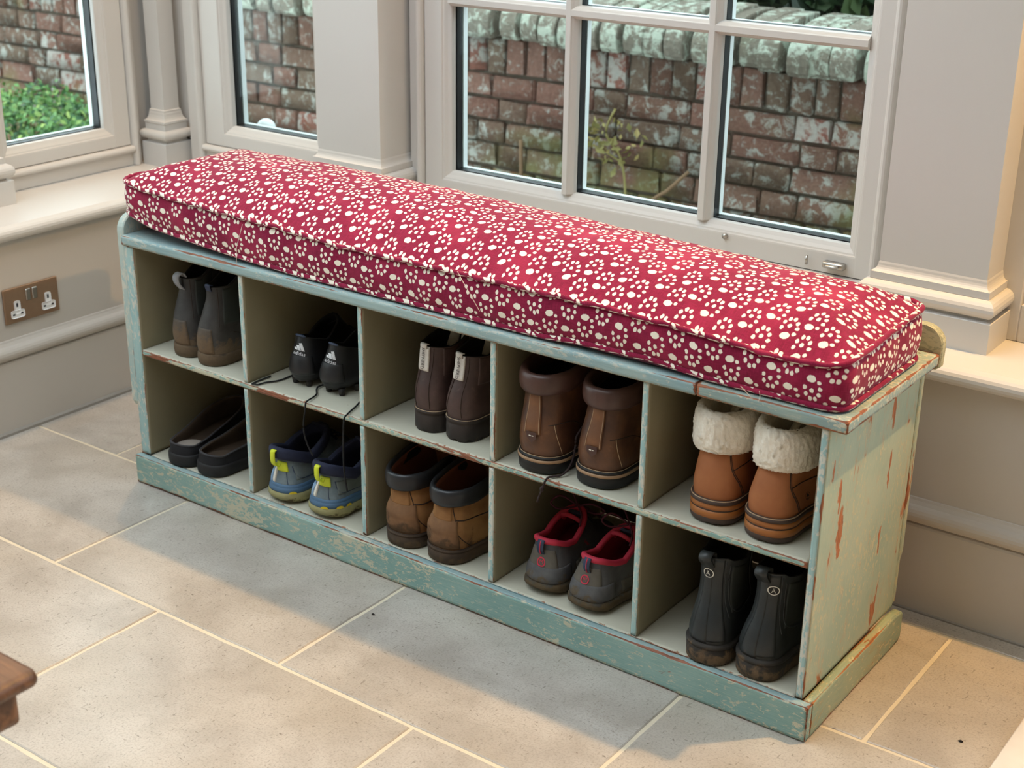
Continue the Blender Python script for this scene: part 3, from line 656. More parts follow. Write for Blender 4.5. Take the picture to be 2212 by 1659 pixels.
# underside
bk = len(V)
for i in range(NU+1): V.append(V[rings[0]+i]); UV.append((0, 0))
F.append(tuple(range(bk+NU-1, bk-1, -1)))
off = np.array((.75, .18, ZTOP)); V = [tuple(np.array(v)-off) for v in V]
cov = mesh('cover', V, F, P_paw, cush, True)
uvl = cov.data.uv_layers.new(name='UVMap')
for lp in cov.data.loops: uvl.data[lp.index].uv = UV[lp.vertex_index]
for name, t in (('top_piping', 1.0), ('bottom_piping', 0.0)):
    pts = []
    for i in range(NU):
        p, _ = outline_pt(i/NU, 0, .0036 if t else .0022); z = (zpipe if t else zbot)(p[0], yv(p[1])); pts.append((p[0]-off[0], p[1]-off[1], z-off[2]+(wob(i/NU*6, 3)*.6+.001 if t else .0016)))
    pts.append(pts[0]); PV = []; PU = []; PF = []; n = 8; L = 0
    for i, p in enumerate(pts):
        a = Vector(pts[(i+1) % NU])-Vector(pts[(i-1) % NU]); a.normalize(); h = Vector((a.y, -a.x, 0)).normalized(); L += math.dist(pts[i-1], p) if i else 0
        for k in range(n):
            an = 2*PI*k/n; q = Vector(p)+(h*math.cos(an)+Vector((0, 0, 1))*math.sin(an))*.0046; PV.append(q[:]); PU.append((L*.75+.003, k/n*.026+L*.6))
    for i in range(NU):
        for k in range(n): PF.append((i*n+k, (i+1)*n+k, (i+1)*n+(k+1) % n, i*n+(k+1) % n))
    o = mesh(name, PV, PF, P_paw, cush, True); ul = o.data.uv_layers.new(name='UVMap')
    for lp in o.data.loops: ul.data[lp.index].uv = PU[lp.vertex_index]
for pts in ([(.354, -.026, .625), (.346, -.028, .6), (.335, -.026, .576), (.327, -.02, .545)], [(.848, -.026, .631), (.864, -.029, .614), (.878, -.029, .597), (.893, -.025, .572)], [(1.366, -.022, .556), (1.378, -.018, .544), (1.384, -.014, .536)], [(1.396, -.022, .556), (1.396, -.018, .545), (1.392, -.014, .536)]):
    mesh('loose_thread', *tube([tuple(np.array(p)-off) for p in spline(pts, 6)], .0005, 5), P_thread, cush, True)
# ================================================================== SHOES
def cat_interp(keys, s):
    """smooth interpolation of key tuples (first value is the parameter)"""
    ks = [k[0] for k in keys]
    if s <= ks[0]: return np.array(keys[0][1:], float)
    if s >= ks[-1]: return np.array(keys[-1][1:], float)
    i = max(j for j in range(len(ks)-1) if ks[j] <= s); t = (s-ks[i])/(ks[i+1]-ks[i])
    P = lambda j: np.array(keys[min(max(j, 0), len(ks)-1)][1:], float)
    def tang(j):
        a, b = min(max(j-1, 0), len(ks)-1), min(j+1, len(ks)-1)
        return (P(b)-P(a))/(ks[b]-ks[a])
    h = ks[i+1]-ks[i]; m0, m1 = tang(i)*h, tang(i+1)*h
    return P(i)*(2*t**3-3*t*t+1)+m0*(t**3-2*t*t+t)+P(i+1)*(-2*t**3+3*t*t)+m1*(t**3-t*t)
class Last:
    """A shoe built round its axis: local x across, y from heel (0) to toe (L), z up. keys: (z, y0, y1, width, blend, oval half width)"""
    def __init__(s, L, wh, wb, keys, top=lambda t: 0, side=1, lean=0.0, U=72, S=26, crease=None):
        s.L, s.wh, s.wb, s.side, s.top, s.U, s.S, s.lean, s.crease = L, wh, wb, side, top, U, S, lean, crease
        z0, z1 = keys[0][0], keys[-1][0]; s.keys = [((k[0]-z0)/(z1-z0),)+tuple(k) for k in keys]; s.z0 = z0
    def foot(s, t):
        ts = [0, .16, .40, .68, .86, 1]; ws = [s.wh, s.wh, s.wh*.93+.07*s.wb, s.wb, s.wb*.88, s.wb*.66]
        w = float(np.interp(t, ts, ws)); a = max(0, 1-t/.15); b = max(0, (t-.78)/.22)
        w *= (max(0, 1-a**2.3))**(1/2.3) * (max(0, 1-b**2.1))**(1/2.1); return w
    def pos(s, sv, u, off=0.0):
        u = u % 1.0; sg = 1 if u < .5 else -1; a = (u if u < .5 else 1-u)*2
        t = .5*(1-math.cos(PI*a)); z, y0, y1, w, b, ws = cat_interp(s.keys, sv)
        ov = ws*(max(0, 1-abs(2*t-1)**2.25))**(1/2.25)
        hw = s.foot(t)*w*(1-b)+ov*b
        cx = s.side*(.010*math.sin(PI*min(1, max(0, (t-.25)/.9)))-.004)*(1-b)*1.0
        g = min(1, max(0, (sv-.45)/.55)); g = g*g*(3-2*g)
        zz = z+s.top(t)*g; y = y0+t*(y1-y0)
        p = Vector((cx+sg*hw+s.lean*(zz-s.z0), y, zz))
        if s.crease: p += s.crease(sv, u, t, sg)
        if off: p += s.nrm(sv, u)*off
        return p
    def nrm(s, sv, u):
        e = .004; s0, s1 = max(0, sv-.03), min(1, sv+.03)
        du = s.pos(sv, u+e)-s.pos(sv, u-e); ds = s.pos(s1, u)-s.pos(s0, u); n = du.cross(ds)
        return n.normalized() if n.length > 1e-12 else Vector((0, -1, 0))
    def shell(s, name, mat, parent, s0=0, s1=1, off=0):
        rings = [[s.pos(s0+(s1-s0)*j/s.S, i/s.U, off)[:] for i in range(s.U)] for j in range(s.S+1)]
        return mesh(name, *loft(rings, True, False, False), mat, parent, True)
    def lining(s, name, mat, parent, depth=.5, thick=.0045, floor_mat=None):
        """rim, inner wall and insole"""
        rings = []; n = 8
        def inner(sv, u, th):
            n_ = s.nrm(sv, u); h = Vector((n_.x, n_.y, 0)); h = h.normalized() if h.length > 1e-6 else Vector((0, -1, 0)); return s.pos(sv, u)-h*th
        rings.append([s.pos(1, i/s.U)[:] for i in range(s.U)])
        rings.append([(inner(1, i/s.U, thick*.5)+Vector((0, 0, .001)))[:] for i in range(s.U)])
        for j in range(n+1):
            sv = 1-(1-depth)*j/n; rings.append([inner(sv, i/s.U, thick)[:] for i in range(s.U)])
        return mesh(name, *loft(rings, True, False, True), mat, parent, True)
    def sole(s, name, mat, parent, prof, lift=lambda t: 0, lug=0, lugh=.003, U=120):
        """prof [(z, growth)] from the ground up, outline of the upper's base grown outwards"""
        z, y0, y1, w, b, ws = s.keys[0][1:]; rings = []
        base = []
        for i in range(U):
            p = s.pos(0, i/U); q = s.pos(0, i/U+.002)-s.pos(0, i/U-.002); n = Vector((q.y, -q.x, 0)); n = n.normalized() if n.length > 1e-9 else Vector((0, -1, 0))
            t = (p.y-y0)/(y1-y0); base.append((p, n, t))
        top = prof[-1][0]
        for k, (zz, gr) in enumerate(prof):
            r = []
            for i, (p, n, t) in enumerate(base):
                q = p+n*gr; f = max(0, 1-zz/(top*.75)); z2 = zz+lift(t)*f
                if lug and k < 2 and (i*lug//U*0 == 0): z2 += lugh*(1 if (i*lug/U) % 1 < .3 else 0)*(1 if k == 0 or zz < lugh else 0)
                r.append((q.x, q.y, z2))
            rings.append(r)
        return mesh(name, *loft(rings, True, True, True), mat, parent, True)
    def band(s, name, mat, parent, s0, s1, off, u0=0., u1=1., n=None, back=0.0008):
        """a raised strip of the surface between two heights / angles"""
        n = n or max(8, int(90*(u1-u0))); closed = (u1-u0) > .999; m = max(2, int(abs(s1-s0)*30)+2); V = []; F = []
        us = [u0+(u1-u0)*i/(n if closed else n-1) for i in range(n)]
        prof = [(s0, -back)]+[(s0+(s1-s0)*j/(m-1), off*(1-.55*abs(2*j/(m-1)-1)**4)) for j in range(m)]+[(s1, -back)]
        rings = [[s.pos(sv, u, o)[:] for u in us] for sv, o in prof]
        if not closed:
            rings = [[r_[0]]+r_+[r_[-1]] for r_ in rings]
            for r_, (sv, o) in zip(rings, prof): r_[0] = s.pos(sv, us[0], -back)[:]; r_[-1] = s.pos(sv, us[-1], -back)[:]
        return mesh(name, *loft(rings, closed, False, False), mat, parent, True)
    def seam(s, name, mat, parent, pts, r=.0007, off=.0004):
        P = spline([(a, b, 0) for a, b in pts], 6); return mesh(name, *tube([s.pos(a, b, off)[:] for a, b, _ in P], r, 6), mat, parent, True)
    def collar(s, name, mat, parent, rx=.008, rz=.016, drop=.012, u0=0., u1=1., n=64, seg=14, out=0.002, ridge=0):
        closed = (u1-u0) > .999; rings = []
        for i in range(n if closed else n):
            u = u0+(u1-u0)*i/(n if closed else n-1); p = s.pos(1, u); n_ = s.nrm(1, u); h = Vector((n_.x, n_.y, 0)).normalized(); e = 1
            if not closed: e = min(1, .35+6*min(i, n-1-i)/n)
            r = []
            for k in range(seg):
                a = 2*PI*k/seg; q = abs(math.cos(a))**.8*math.copysign(1, math.cos(a)); w = abs(math.sin(a))**.8*math.copysign(1, math.sin(a))
                r.append((p+h*(out+rx*e*q)+Vector((0, 0, -drop+rz*e*w)))[:])
            rings.append(r)
        if closed: rings.append(rings[0])
        V, F = loft(rings, True, not closed, not closed); return mesh(name, V, F, mat, parent, True)
    def wrap(s, name, mat, parent, V2, F2, s0, u0, off=.0009, ang=0):
        """flat drawing (metres) laid onto the surface around (s0,u0)"""
        e = .01; du = (s.pos(s0, u0+e)-s.pos(s0, u0-e)).length/(2*e); ds = (s.pos(min(1, s0+.02), u0)-s.pos(max(0, s0-.02), u0)).length/.04
        ca, sa = math.cos(ang), math.sin(ang); V = []
        for x, y in V2:
            a, b = x*ca-y*sa, x*sa+y*ca; V.append(s.pos(min(1, max(0, s0+b/ds)), u0+a/du, off)[:])
        return mesh(name, V, F2, mat, parent, False)
def text2d(txt, size):
    c = bpy.data.curves.new('lettering', 'FONT'); c.body = txt; c.size = size; c.align_x = 'CENTER'; c.align_y = 'CENTER'; c.resolution_u = 2
    o = bpy.data.objects.new('lettering', c); C.objects.link(o); dg = bpy.context.evaluated_depsgraph_get(); me = bpy.data.meshes.new_from_object(o.evaluated_get(dg))
    V = [(v.co.x, v.co.y) for v in me.vertices]; F = [tuple(p.vertices) for p in me.polygons]; bpy.data.objects.remove(o); bpy.data.curves.remove(c); bpy.data.meshes.remove(me); return V, F
def ring2d(r0, r1, n=24, ax=1.0):
    V = [(r*ax*math.cos(2*PI*k/n), r*math.sin(2*PI*k/n)) for r in (r0, r1) for k in range(n)]
    return V, [(k, (k+1) % n, n+(k+1) % n, n+k) for k in range(n)]
def disc2d(r, n=20, ax=1.0):
    return [(r*ax*math.cos(2*PI*k/n), r*math.sin(2*PI*k/n)) for k in range(n)], [tuple(range(n))]
def join2d(*parts):
    V = []; F = []
    for v, f in parts: k = len(V); V += v; F += [tuple(i+k for i in q) for q in f]
    return V, F
def ribbon(name, mat, parent, pts, wdir, width, th=.0012):
    P = [Vector(p) for p in spline(pts, 6)]; w = Vector(wdir).normalized()*width/2; rings = []
    for i, p in enumerate(P):
        t = (P[min(i+1, len(P)-1)]-P[max(i-1, 0)]).normalized(); n = t.cross(w).normalized()*th/2
        rings.append([(p-w-n)[:], (p+w-n)[:], (p+w+n)[:], (p-w+n)[:]])
    return mesh(name, *loft(rings), mat, parent, True)
def lace(name, mat, parent, pts, r=.0016, origin=(0, 0, 0)):
    return mesh(name, *tube([tuple(np.array(p)-np.array(origin)) for p in spline(pts, 8)], r, 7), mat, parent, True)
def leather(name, col, dark=None, rough=.5, mud=None, mudh=.05, mudamt=.5, bump=.25, sc=40, spec=.4, scuff=None, **kw):
    m = M(name); v = m.coord(); n = m.noise(v, sc*.35, 4, .6); n2 = m.noise(v, sc*4, 3, .6); n3 = m.noise(v, sc*.9, 5, .65, .4)
    dark = dark or tuple(c*.55 for c in col[:3])+(1,)
    c = m.mix(m.ss(n, .32, .68), dark, col)
    if scuff: c = m.mix(m.math('MULTIPLY', m.ss(n3, .58, .72), .6), c, scuff)
    r = rough
    if mud:
        z = m.sep(v)[2]; f = m.math('ADD', m.math('MULTIPLY', m.ss(z, mudh, mudh*.15), mudamt), m.math('MULTIPLY', m.math('SUBTRACT', n3, .5), 1.4))
        mk = m.math('MULTIPLY', m.ss(f, .30, .52), .9); c = m.mix(mk, c, m.mix(n2, tuple(q*.6 for q in mud[:3])+(1,), mud)); r = m.math('ADD', rough, m.math('MULTIPLY', mk, .35))
    m.bump(m.math('ADD', m.math('MULTIPLY', n2, .5), n3), bump, .0012)
    return m.fin(c, r, spec=spec, **kw)
MUD = srgb(112, 94, 74)
L_muddy = leather('muddy_black_leather', srgb(74, 72, 70), srgb(52, 50, 49), .55, srgb(122, 104, 84), .085, .75, .4)
L_muddysole = leather('mud_caked_sole', srgb(84, 72, 58), srgb(52, 46, 40), .85, MUD, .05, .8, .7)
L_blacklining = plain('black_lining_cloth', srgb(18, 17, 17), .9)
L_silver = plain('grey_webbing', srgb(150, 152, 156), .6, var=.15, sc=200, bump=.3)
L_black = leather('black_synthetic_leather', srgb(36, 38, 42), srgb(22, 23, 26), .38, MUD, .04, .25, .25, spec=.5)
L_blackrubber = leather('dusty_black_rubber', srgb(40, 38, 37), srgb(28, 27, 27), .6, srgb(92, 80, 66), .03, .35, .3)
L_chrome = plain('silver_print', srgb(226, 228, 232), .4, .2, var=.1, sc=300)
L_dblue = plain('navy_binding', srgb(52, 66, 92), .5)
L_brown = leather('dark_brown_leather', srgb(86, 66, 62), srgb(64, 48, 45), .48, srgb(120, 98, 76), .05, .25, .3, scuff=srgb(104, 84, 76))
L_brownsole = leather('dark_brown_rubber_sole', srgb(58, 48, 44), srgb(42, 36, 34), .65, MUD, .02, .3, .3)
L_fleece = leather('cream_shearling', srgb(248, 242, 228), srgb(232, 222, 204), .95, None, bump=1.0, sc=90, spec=.1, **{'Sheen Weight': .3})
L_tagw = plain('white_woven_tag', srgb(214, 208, 200), .8, var=.08, sc=300)
L_ink = plain('dark_tag_print', srgb(60, 50, 50), .8)
L_oiled = leather('oiled_brown_leather', srgb(108, 72, 48), srgb(70, 46, 36), .42, None, bump=.3, scuff=srgb(128, 88, 58), spec=.45)
L_stay = leather('worn_tan_strap', srgb(134, 90, 58), srgb(104, 70, 48), .45, None, bump=.3)
L_padded = leather('padded_brown_leather', srgb(84, 58, 50), srgb(66, 44, 40), .38, None, bump=.2, spec=.5)
L_rand = plain('tan_midsole_line', srgb(160, 128, 98), .6)
L_blacksole = leather('black_rubber_sole', srgb(34, 34, 35), srgb(24, 24, 25), .55, None, bump=.15)
L_stitch = plain('pale_stitching', srgb(176, 150, 120), .8)
L_dstitch = plain('dark_stitching', srgb(52, 38, 30), .8)
L_tan = leather('tan_nubuck', srgb(172, 112, 72), srgb(150, 92, 58), .62, None, bump=.15, sc=22, spec=.25)
L_gum = plain('gum_sole_layer', srgb(160, 98, 44), .5, var=.08, sc=20)
L_darksole = plain('dark_brown_sole', srgb(66, 50, 42), .6, var=.1)
L_redflannel = plain('dark_red_lining', srgb(84, 34, 28), .9)
L_slip = leather('black_canvas', srgb(30, 31, 36), srgb(20, 21, 25), .8, None, bump=.3)
L_slipsole = plain('black_foam_sole', srgb(28, 28, 30), .75)
L_sliplin = plain('worn_brown_insole', srgb(72, 58, 46), .9, var=.2, sc=25)
L_pale = plain('pale_worn_heel_patch', srgb(168, 158, 148), .85, var=.08)
L_bmesh = leather('grey_blue_mesh', srgb(122, 134, 138), srgb(94, 108, 116), .8, srgb(118, 100, 84), .075, .36, .6, sc=60)
L_bmid = plain('blue_foam_midsole', srgb(74, 106, 136), .6, var=.1, sc=30)
L_bheel = plain('pale_blue_heel_cup', srgb(140, 172, 204), .45)
L_navy = plain('navy_padded_knit', srgb(36, 42, 66), .85, var=.12, sc=200, bump=.3)
L_lime = plain('lime_yellow_webbing', srgb(214, 226, 52), .55, var=.06)
L_lugsole = leather('muddy_olive_outsole', srgb(168, 164, 118), srgb(146, 140, 98), .8, srgb(88, 70, 50), .024, .42, .6, sc=60)
L_yellow = plain('yellow_lug', srgb(214, 190, 40), .6)
L_wheat = leather('worn_wheat_nubuck', srgb(168, 124, 80), srgb(130, 92, 60), .8, srgb(104, 82, 62), .085, .55, .45, sc=32, spec=.15, scuff=srgb(124, 94, 70))
L_wheel = leather('muddy_heel_nubuck', srgb(140, 104, 74), srgb(104, 78, 58), .8, srgb(92, 74, 58), .10, .6, .45, sc=30, spec=.15)
L_worksole = leather('mud_brown_sole', srgb(86, 68, 52), srgb(60, 48, 38), .8, srgb(104, 86, 66), .03, .5, .5)
L_bcollar = plain('black_padded_leather', srgb(34, 36, 40), .36, var=.08, sc=60, bump=.15)
L_rust = plain('rust_lining', srgb(112, 62, 36), .9)
L_grey = leather('muddy_grey_suede', srgb(98, 97, 97), srgb(74, 74, 77), .75, srgb(104, 90, 70), .080, .50, .45, sc=45)
L_greysole = leather('muddy_grey_outsole', srgb(92, 88, 78), srgb(62, 58, 52), .85, srgb(98, 82, 58), .04, .75, .8, sc=55)
L_pink = plain('crimson_pink_binding', srgb(196, 48, 72), .7, var=.1)
L_pinkd = plain('dark_red_collar_lining', srgb(150, 28, 48), .85, var=.1)
L_slate = plain('slate_blue_tongue', srgb(62, 64, 84), .85)
L_maroon = plain('maroon_lace', srgb(88, 34, 50), .85)
L_wellie = leather('matte_black_rubber_boot', srgb(52, 56, 57), srgb(42, 46, 47), .40, srgb(132, 106, 80), .075, .34, .2, sc=55, spec=.4)
L_wsole = leather('muddy_black_sole', srgb(60, 55, 50), srgb(42, 40, 37), .75, srgb(124, 102, 78), .06, .50, .4, sc=45)
L_elastic = plain('ribbed_elastic_panel', srgb(44, 49, 46), .7, var=.1, sc=150)
L_badge = plain('cream_badge_print', srgb(226, 222, 210), .5)
L_lacek = plain('black_lace', srgb(18, 18, 20), .85)
L_laceb = plain('dark_brown_lace', srgb(48, 34, 34), .85)
L_lacet = plain('tan_lace', srgb(170, 128, 78), .85)

def shoe(name, label, cat, x, y, z, group, rot=0):
    return thing(name, label, cat, (x, y, z+.0007), group, math.radians(rot))
heel_lift = lambda a, b, h: (lambda t: h*min(1, max(0, (t-a)/.02))*min(1, max(0, (b-t)/.12)))
rim_tilt = lambda back, mid, front: (lambda t: float(np.interp(t, [0, .25, .5, .75, 1], [back, (back+mid)/2-.0, mid, (mid+front)/2, front])))

# ---- muddy pull-on boots (upper row, first cubby)
def muddy_boot(x, y, side, label, loop):
    t = shoe('muddy_boot', label, 'boot', x, y, ZS, 'muddy boots in the top left cubby', 0)
    k = Last(.265, .034, .043, [(.024, 0, .265, 1, 0, .03), (.05, -.003, .258, 1.02, .05, .03), (.075, .000, .19, .95, .35, .034), (.10, .008, .145, .9, .75, .033), (.13, .018, .122, .9, 1, .0275), (.158, .021, .118, .9, 1, .0255)], lambda q: float(np.interp(q, [0, .3, .6, 1], [0, .0, .016, .040])), side)
    k.shell('upper', L_muddy, t); k.lining('lining', L_blacklining, t, .35)
    k.sole('sole', L_muddysole, t, [(0, -.001), (.003, .002), (.012, .0035), (.021, .003), (.025, .0015)], heel_lift(.30, .55, .008))
    k.band('heel_counter', leather('mud_smeared_counter', srgb(96, 84, 72), srgb(66, 60, 54), .7, srgb(122, 102, 80), .10, .8, .4), t, .02, .40, .0018, -.035, .055); k.seam('seam', L_dstitch, t, [(.42, .10), (.62, .10), (.98, .085)]); k.seam('seam', L_dstitch, t, [(.30, .16), (.20, .22), (.14, .30)])
    k.band('elastic_panel', L_elastic, t, .45, .97, .0008, .13, .27)
    p = k.pos(1, 0)
    if loop: ribbon('pull_loop', L_silver, t, [(p.x, p.y-.001, p.z-.022), (p.x-.004, p.y-.010, p.z-.008), (p.x-.004, p.y-.011, p.z+.006), (p.x, p.y-.002, p.z+.012), (p.x, p.y+.006, p.z+.002)], (1, 0, 0), .017, .002)
    else: ribbon('pull_loop', L_dblue, t, [(p.x, p.y-.001, p.z-.008), (p.x, p.y-.004, p.z+.004), (p.x, p.y+.004, p.z+.003)], (1, 0, 0), .014, .002)
    for i in range(1): pass
    return t
muddy_boot(.100, .022, -1, 'left of the two mud-splashed dark boots, grey webbing loop at its heel', True)
muddy_boot(.184, .016, 1, 'right of the two mud-splashed dark boots, brown mud over heel and sole', False)

# ---- black football boots
def bars_logo(w):
    V = []; F = []; h = w*.58
    for i, (x0, hh) in enumerate(((-.42, .30), (-.16, .62), (.12, 1.0))):
        bw = .21*w; k = len(V); bx_ = x0*w; sl = .50*h*hh*1.1
        V += [(bx_+.04*w, 0), (bx_+bw+.06*w, 0), (bx_+bw+.06*w-sl, h*hh), (bx_-.04*w+.04*w-sl+.02*w, h*hh*.86)]; F.append((k, k+1, k+2, k+3))
    return V, F
def football_boot(x, y, side, label):
    t = shoe('football_boot', label, 'shoe', x, y, ZS, 'black football boots in the upper row', -2.5*side)
    k = Last(.245, .031, .038, [(.018, .004, .245, .86, 0, .03), (.032, .0, .240, 1, 0, .03), (.052, .003, .20, .95, .15, .03), (.068, .009, .165, .85, .45, .03), (.082, .015, .14, .8, .7, .028), (.094, .019, .125, .78, .85, .026)], lambda q: float(np.interp(q, [0, .12, .5, 1], [.005, 0, -.012, .022])), side)
    k.shell('upper', L_black, t); k.lining('lining', L_blacklining, t, .3)
    k.sole('sole_plate', L_blackrubber, t, [(.010, -.012), (.012, -.005), (.016, -.001), (.024, .0012), (.028, .0005)])
    for sx, sy in ((-.017, .022), (.017, .022), (-.019, .06), (.019, .06), (-.024, .15), (.024, .15), (0, .2)):
        V, F = loft([[(sx+r*math.cos(2*PI*q/10), sy+r*math.sin(2*PI*q/10), z) for q in range(10)] for r, z in ((.0045, 0), (.0055, .001), (.0075, .013))]); mesh('stud', V, F, L_blackrubber, t, True)
    k.band('heel_counter', L_black, t, .12, .60, .0012, -.10, .10)
    for u0, u1 in ((-.06, .06),): k.collar('heel_binding', L_dblue, t, .0022, .0025, -.001, u0, u1, 20, 8, 0)
    k.wrap('logo_bars', L_chrome, t, *bars_logo(.026), .70, .018, .0022, -.12); V, F = text2d('adidas', .0098); k.wrap('logo_lettering', L_chrome, t, V, F, .635, .018, .0024, -.12)
    b = B()
    for i in range(4):
        y0 = .125+.018*i; b.add(*tube(spline([(-.018, y0, .088-.009*i), (0, y0+.006, .098-.0105*i), (.018, y0+.004, .088-.009*i)], 5), .0018, 6))
    b.build('laces', L_lacek, t, True)
    return t
fb1 = football_boot(.402, .040, -1, 'left black football boot with silver three-bar logo on its heel, lace trailing left'); o_ = fb1.location
lace('trailing_lace', L_lacek, fb1, [(.372, .12, .335), (.362, .10, .306), (.359, .081, .3010), (.357, .046, .3008), (.343, .023, .3008), (.339, .006, .3008), (.333, .003, .3020), (.327, .003, .3008), (.326, .021, .3008), (.328, .054, .3008)], .0016, o_)
lace('hanging_lace', L_lacek, fb1, [(.414, .150, .345), (.4425, .10, .306), (.4425, .06, .3022), (.462, .034, .3016), (.468, .018, .3016), (.472, -.001, .3025), (.471, -.0075, .299), (.4695, -.0085, .286), (.464, -.008, .256), (.465, -.008, .233), (.473, -.008, .211), (.484, -.008, .195)], .0017, o_)
fb2 = football_boot(.482, .044, 1, 'right black football boot of the pair, nearer the divider, studs showing'); o_ = fb2.location
lace('hanging_lace', L_lacek, fb2, [(.525, .13, .335), (.54, .10, .306), (.553, .06, .3022), (.562, .039, .3016), (.572, .013, .3016), (.579, -.001, .3025), (.579, -.0075, .299), (.577, -.009, .285), (.575, -.009, .253), (.574, -.009, .220), (.575, -.009, .187), (.582, -.010, .153)], .0017, o_)

# ---- brown ankle boots with woven heel tags
def tagged_boot(x, y, side, label, extra):
    t = shoe('ankle_boot', label, 'boot', x, y, ZS, 'brown ankle boots with white heel tags')
    k = Last(.25, .033, .043, [(.040, 0, .25, .98, 0, .03), (.06, -.003, .245, 1.0, .0, .03), (.085, .0, .19, .96, .3, .034), (.108, .008, .15, .9, .7, .035), (.132, .014, .128, .9, 1, .035), (.155, .016, .120, .9, 1, .034)], lambda q: float(np.interp(q, [0, .3, .6, 1], [0, -.002, .004, .018])), side)
    k.shell('upper', L_brown, t); k.lining('lining', L_blacklining, t, .4)
    k.sole('sole', L_brownsole, t, [(0, .001), (.003, .0025), (.031, .0025), (.034, .0005), (.036, .0035), (.040, .0035), (.042, .0008)], heel_lift(.28, .55, .022), 18, .004)
    k.seam('welt_line', L_stitch, t, [(.012, i/16) for i in range(-5, 6)], .0007, .0022)
    k.seam('back_seam', L_dstitch, t, [(.05, .03), (.4, .033), (.75, .05), (.98, .055)]); k.seam('back_seam', L_dstitch, t, [(.05, -.045), (.5, -.04), (.98, -.04)])
    k.band('elastic_panel', L_brown, t, .55, .985, .0009, .12, .30)
    tb = k.band('heel_tag', L_tagw, t, .62, 1.0, .0035, -.055, .025, 10)
    p = k.pos(1, -.015); ribbon('tag_fold', L_tagw, t, [(p.x, p.y-.003, p.z-.004), (p.x, p.y-.003, p.z+.004), (p.x, p.y+.004, p.z+.003)], (1, -.1, 0), .015, .0016)
    V, F = text2d('SHEPHERD', .0085); k.wrap('tag_lettering', L_ink, tb, V, F, .81, -.012, .0050, -PI/2)
    if extra:
        ribbon('inner_label', L_tagw, t, [(.024, .095, .150), (.026, .096, .165), (.028, .098, .178)], (.7, .7, 0), .016, .001)
    ribbon('fleece_lining', L_fleece, t, [(-.022, .112, .125), (-.018, .114, .150), (-.010, .117, .174)], (1, .3, 0), .026, .008)
    return t
tagged_boot(.725, .028, -1, 'left of the two dark brown ankle boots with white SHEPHERD heel tags', True)
tagged_boot(.803, .029, 1, 'right of the two dark brown ankle boots with white SHEPHERD heel tags', True)

# ---- big oiled brown boots with padded collar
def padded_boot(x, y, side, label):
    t = shoe('padded_boot', label, 'boot', x, y, ZS, 'oiled brown boots with padded collars')
    k = Last(.285, .0425, .0475, [(.031, 0, .285, 1, 0, .03), (.055, -.004, .28, 1.02, .0, .03), (.085, -.002, .23, .98, .25, .043), (.112, .006, .18, .95, .6, .045), (.140, .010, .155, .95, .95, .0445), (.168, .006, .150, .95, 1, .0445)], lambda q: float(np.interp(q, [0, .3, .6, 1], [0, .004, .012, .016])), side)
    k.shell('upper', L_oiled, t); k.lining('lining', L_blacklining, t, .4)
    k.sole('outsole', L_blacksole, t, [(0, -.001), (.003, .003), (.020, .005), (.0215, .004)], heel_lift(.34, .55, .006))
    k.sole('midsole', L_rand, t, [(.021, .002), (.0215, .0055), (.0265, .0055), (.027, .002)]); k.sole('welt', L_blacksole, t, [(.0265, .001), (.027, .0045), (.0305, .0045), (.032, .001)])
    k.collar('padded_collar', L_padded, t, .0085, .0185, .012, n=72, seg=16, out=.001)
    k.seam('stitching', L_stitch, t, [(.012, i/20) for i in range(-6, 8)], .0006, .002)
    hs = k.band('heel_stay', L_stay, t, .30, .90, .0046, -.022, .030, 14)
    tp = join2d(([(-.010, .004), (.010, .004), (.0085, -.006), (0, -.014), (-.0085, -.006)], [(0, 4, 3, 2, 1)]))
    k.wrap('stay_tip', L_padded, hs, *tp, .30, .004, .0052)
    k.wrap('bar_tack', L_badge, hs, [(-.004, -.0008), (-.0005, -.0008), (-.0005, .0008), (-.004, .0008), (.0005, -.0008), (.004, -.0008), (.004, .0008), (.0005, .0008)], [(0, 1, 2, 3), (4, 5, 6, 7)], .285, .004, .0060)
    k.seam('stitching', L_stitch, t, [(.31, -.018), (.6, -.018), (.88, -.018)], .0005, .0048); k.seam('stitching', L_stitch, t, [(.31, .026), (.6, .026), (.88, .026)], .0005, .0048)
    k.seam('side_seam', L_stitch, t, [(.04, .10), (.2, .09), (.42, .085)], .0006); k.seam('side_seam', L_dstitch, t, [(.42, .06), (.42, .12), (.38, .17), (.25, .20), (.12, .19)], .0007)
    return t
pb1 = padded_boot(.978, .006, -1, 'left of the two large oiled brown boots with thick padded collars')
o_ = pb1.location
lace('trailing_lace', L_laceb, pb1, [(1.037, .16, .40), (1.037, .10, .385), (1.0375, .055, .365), (1.0375, .050, .345), (1.037, .040, .318), (1.033, .022, .3035), (1.023, .008, .3015), (1.020, -.002, .3028), (1.018, -.008, .298), (1.014, -.0085, .286), (1.010, -.008, .276), (1.0055, -.008, .264), (1.003, -.008, .255)], .0019, o_)
mesh('lace_knot', *loft([[((1.0115-o_[0])+r*math.cos(2*PI*q/8), (-.008-o_[1])+r*math.sin(2*PI*q/8), z-o_[2]) for q in range(8)] for r, z in ((.001, .276), (.0035, .279), (.0035, .284), (.001, .287))]), L_laceb, pb1, True)
padded_boot(1.096, .018, 1, 'right of the two large oiled brown boots with thick padded collars')

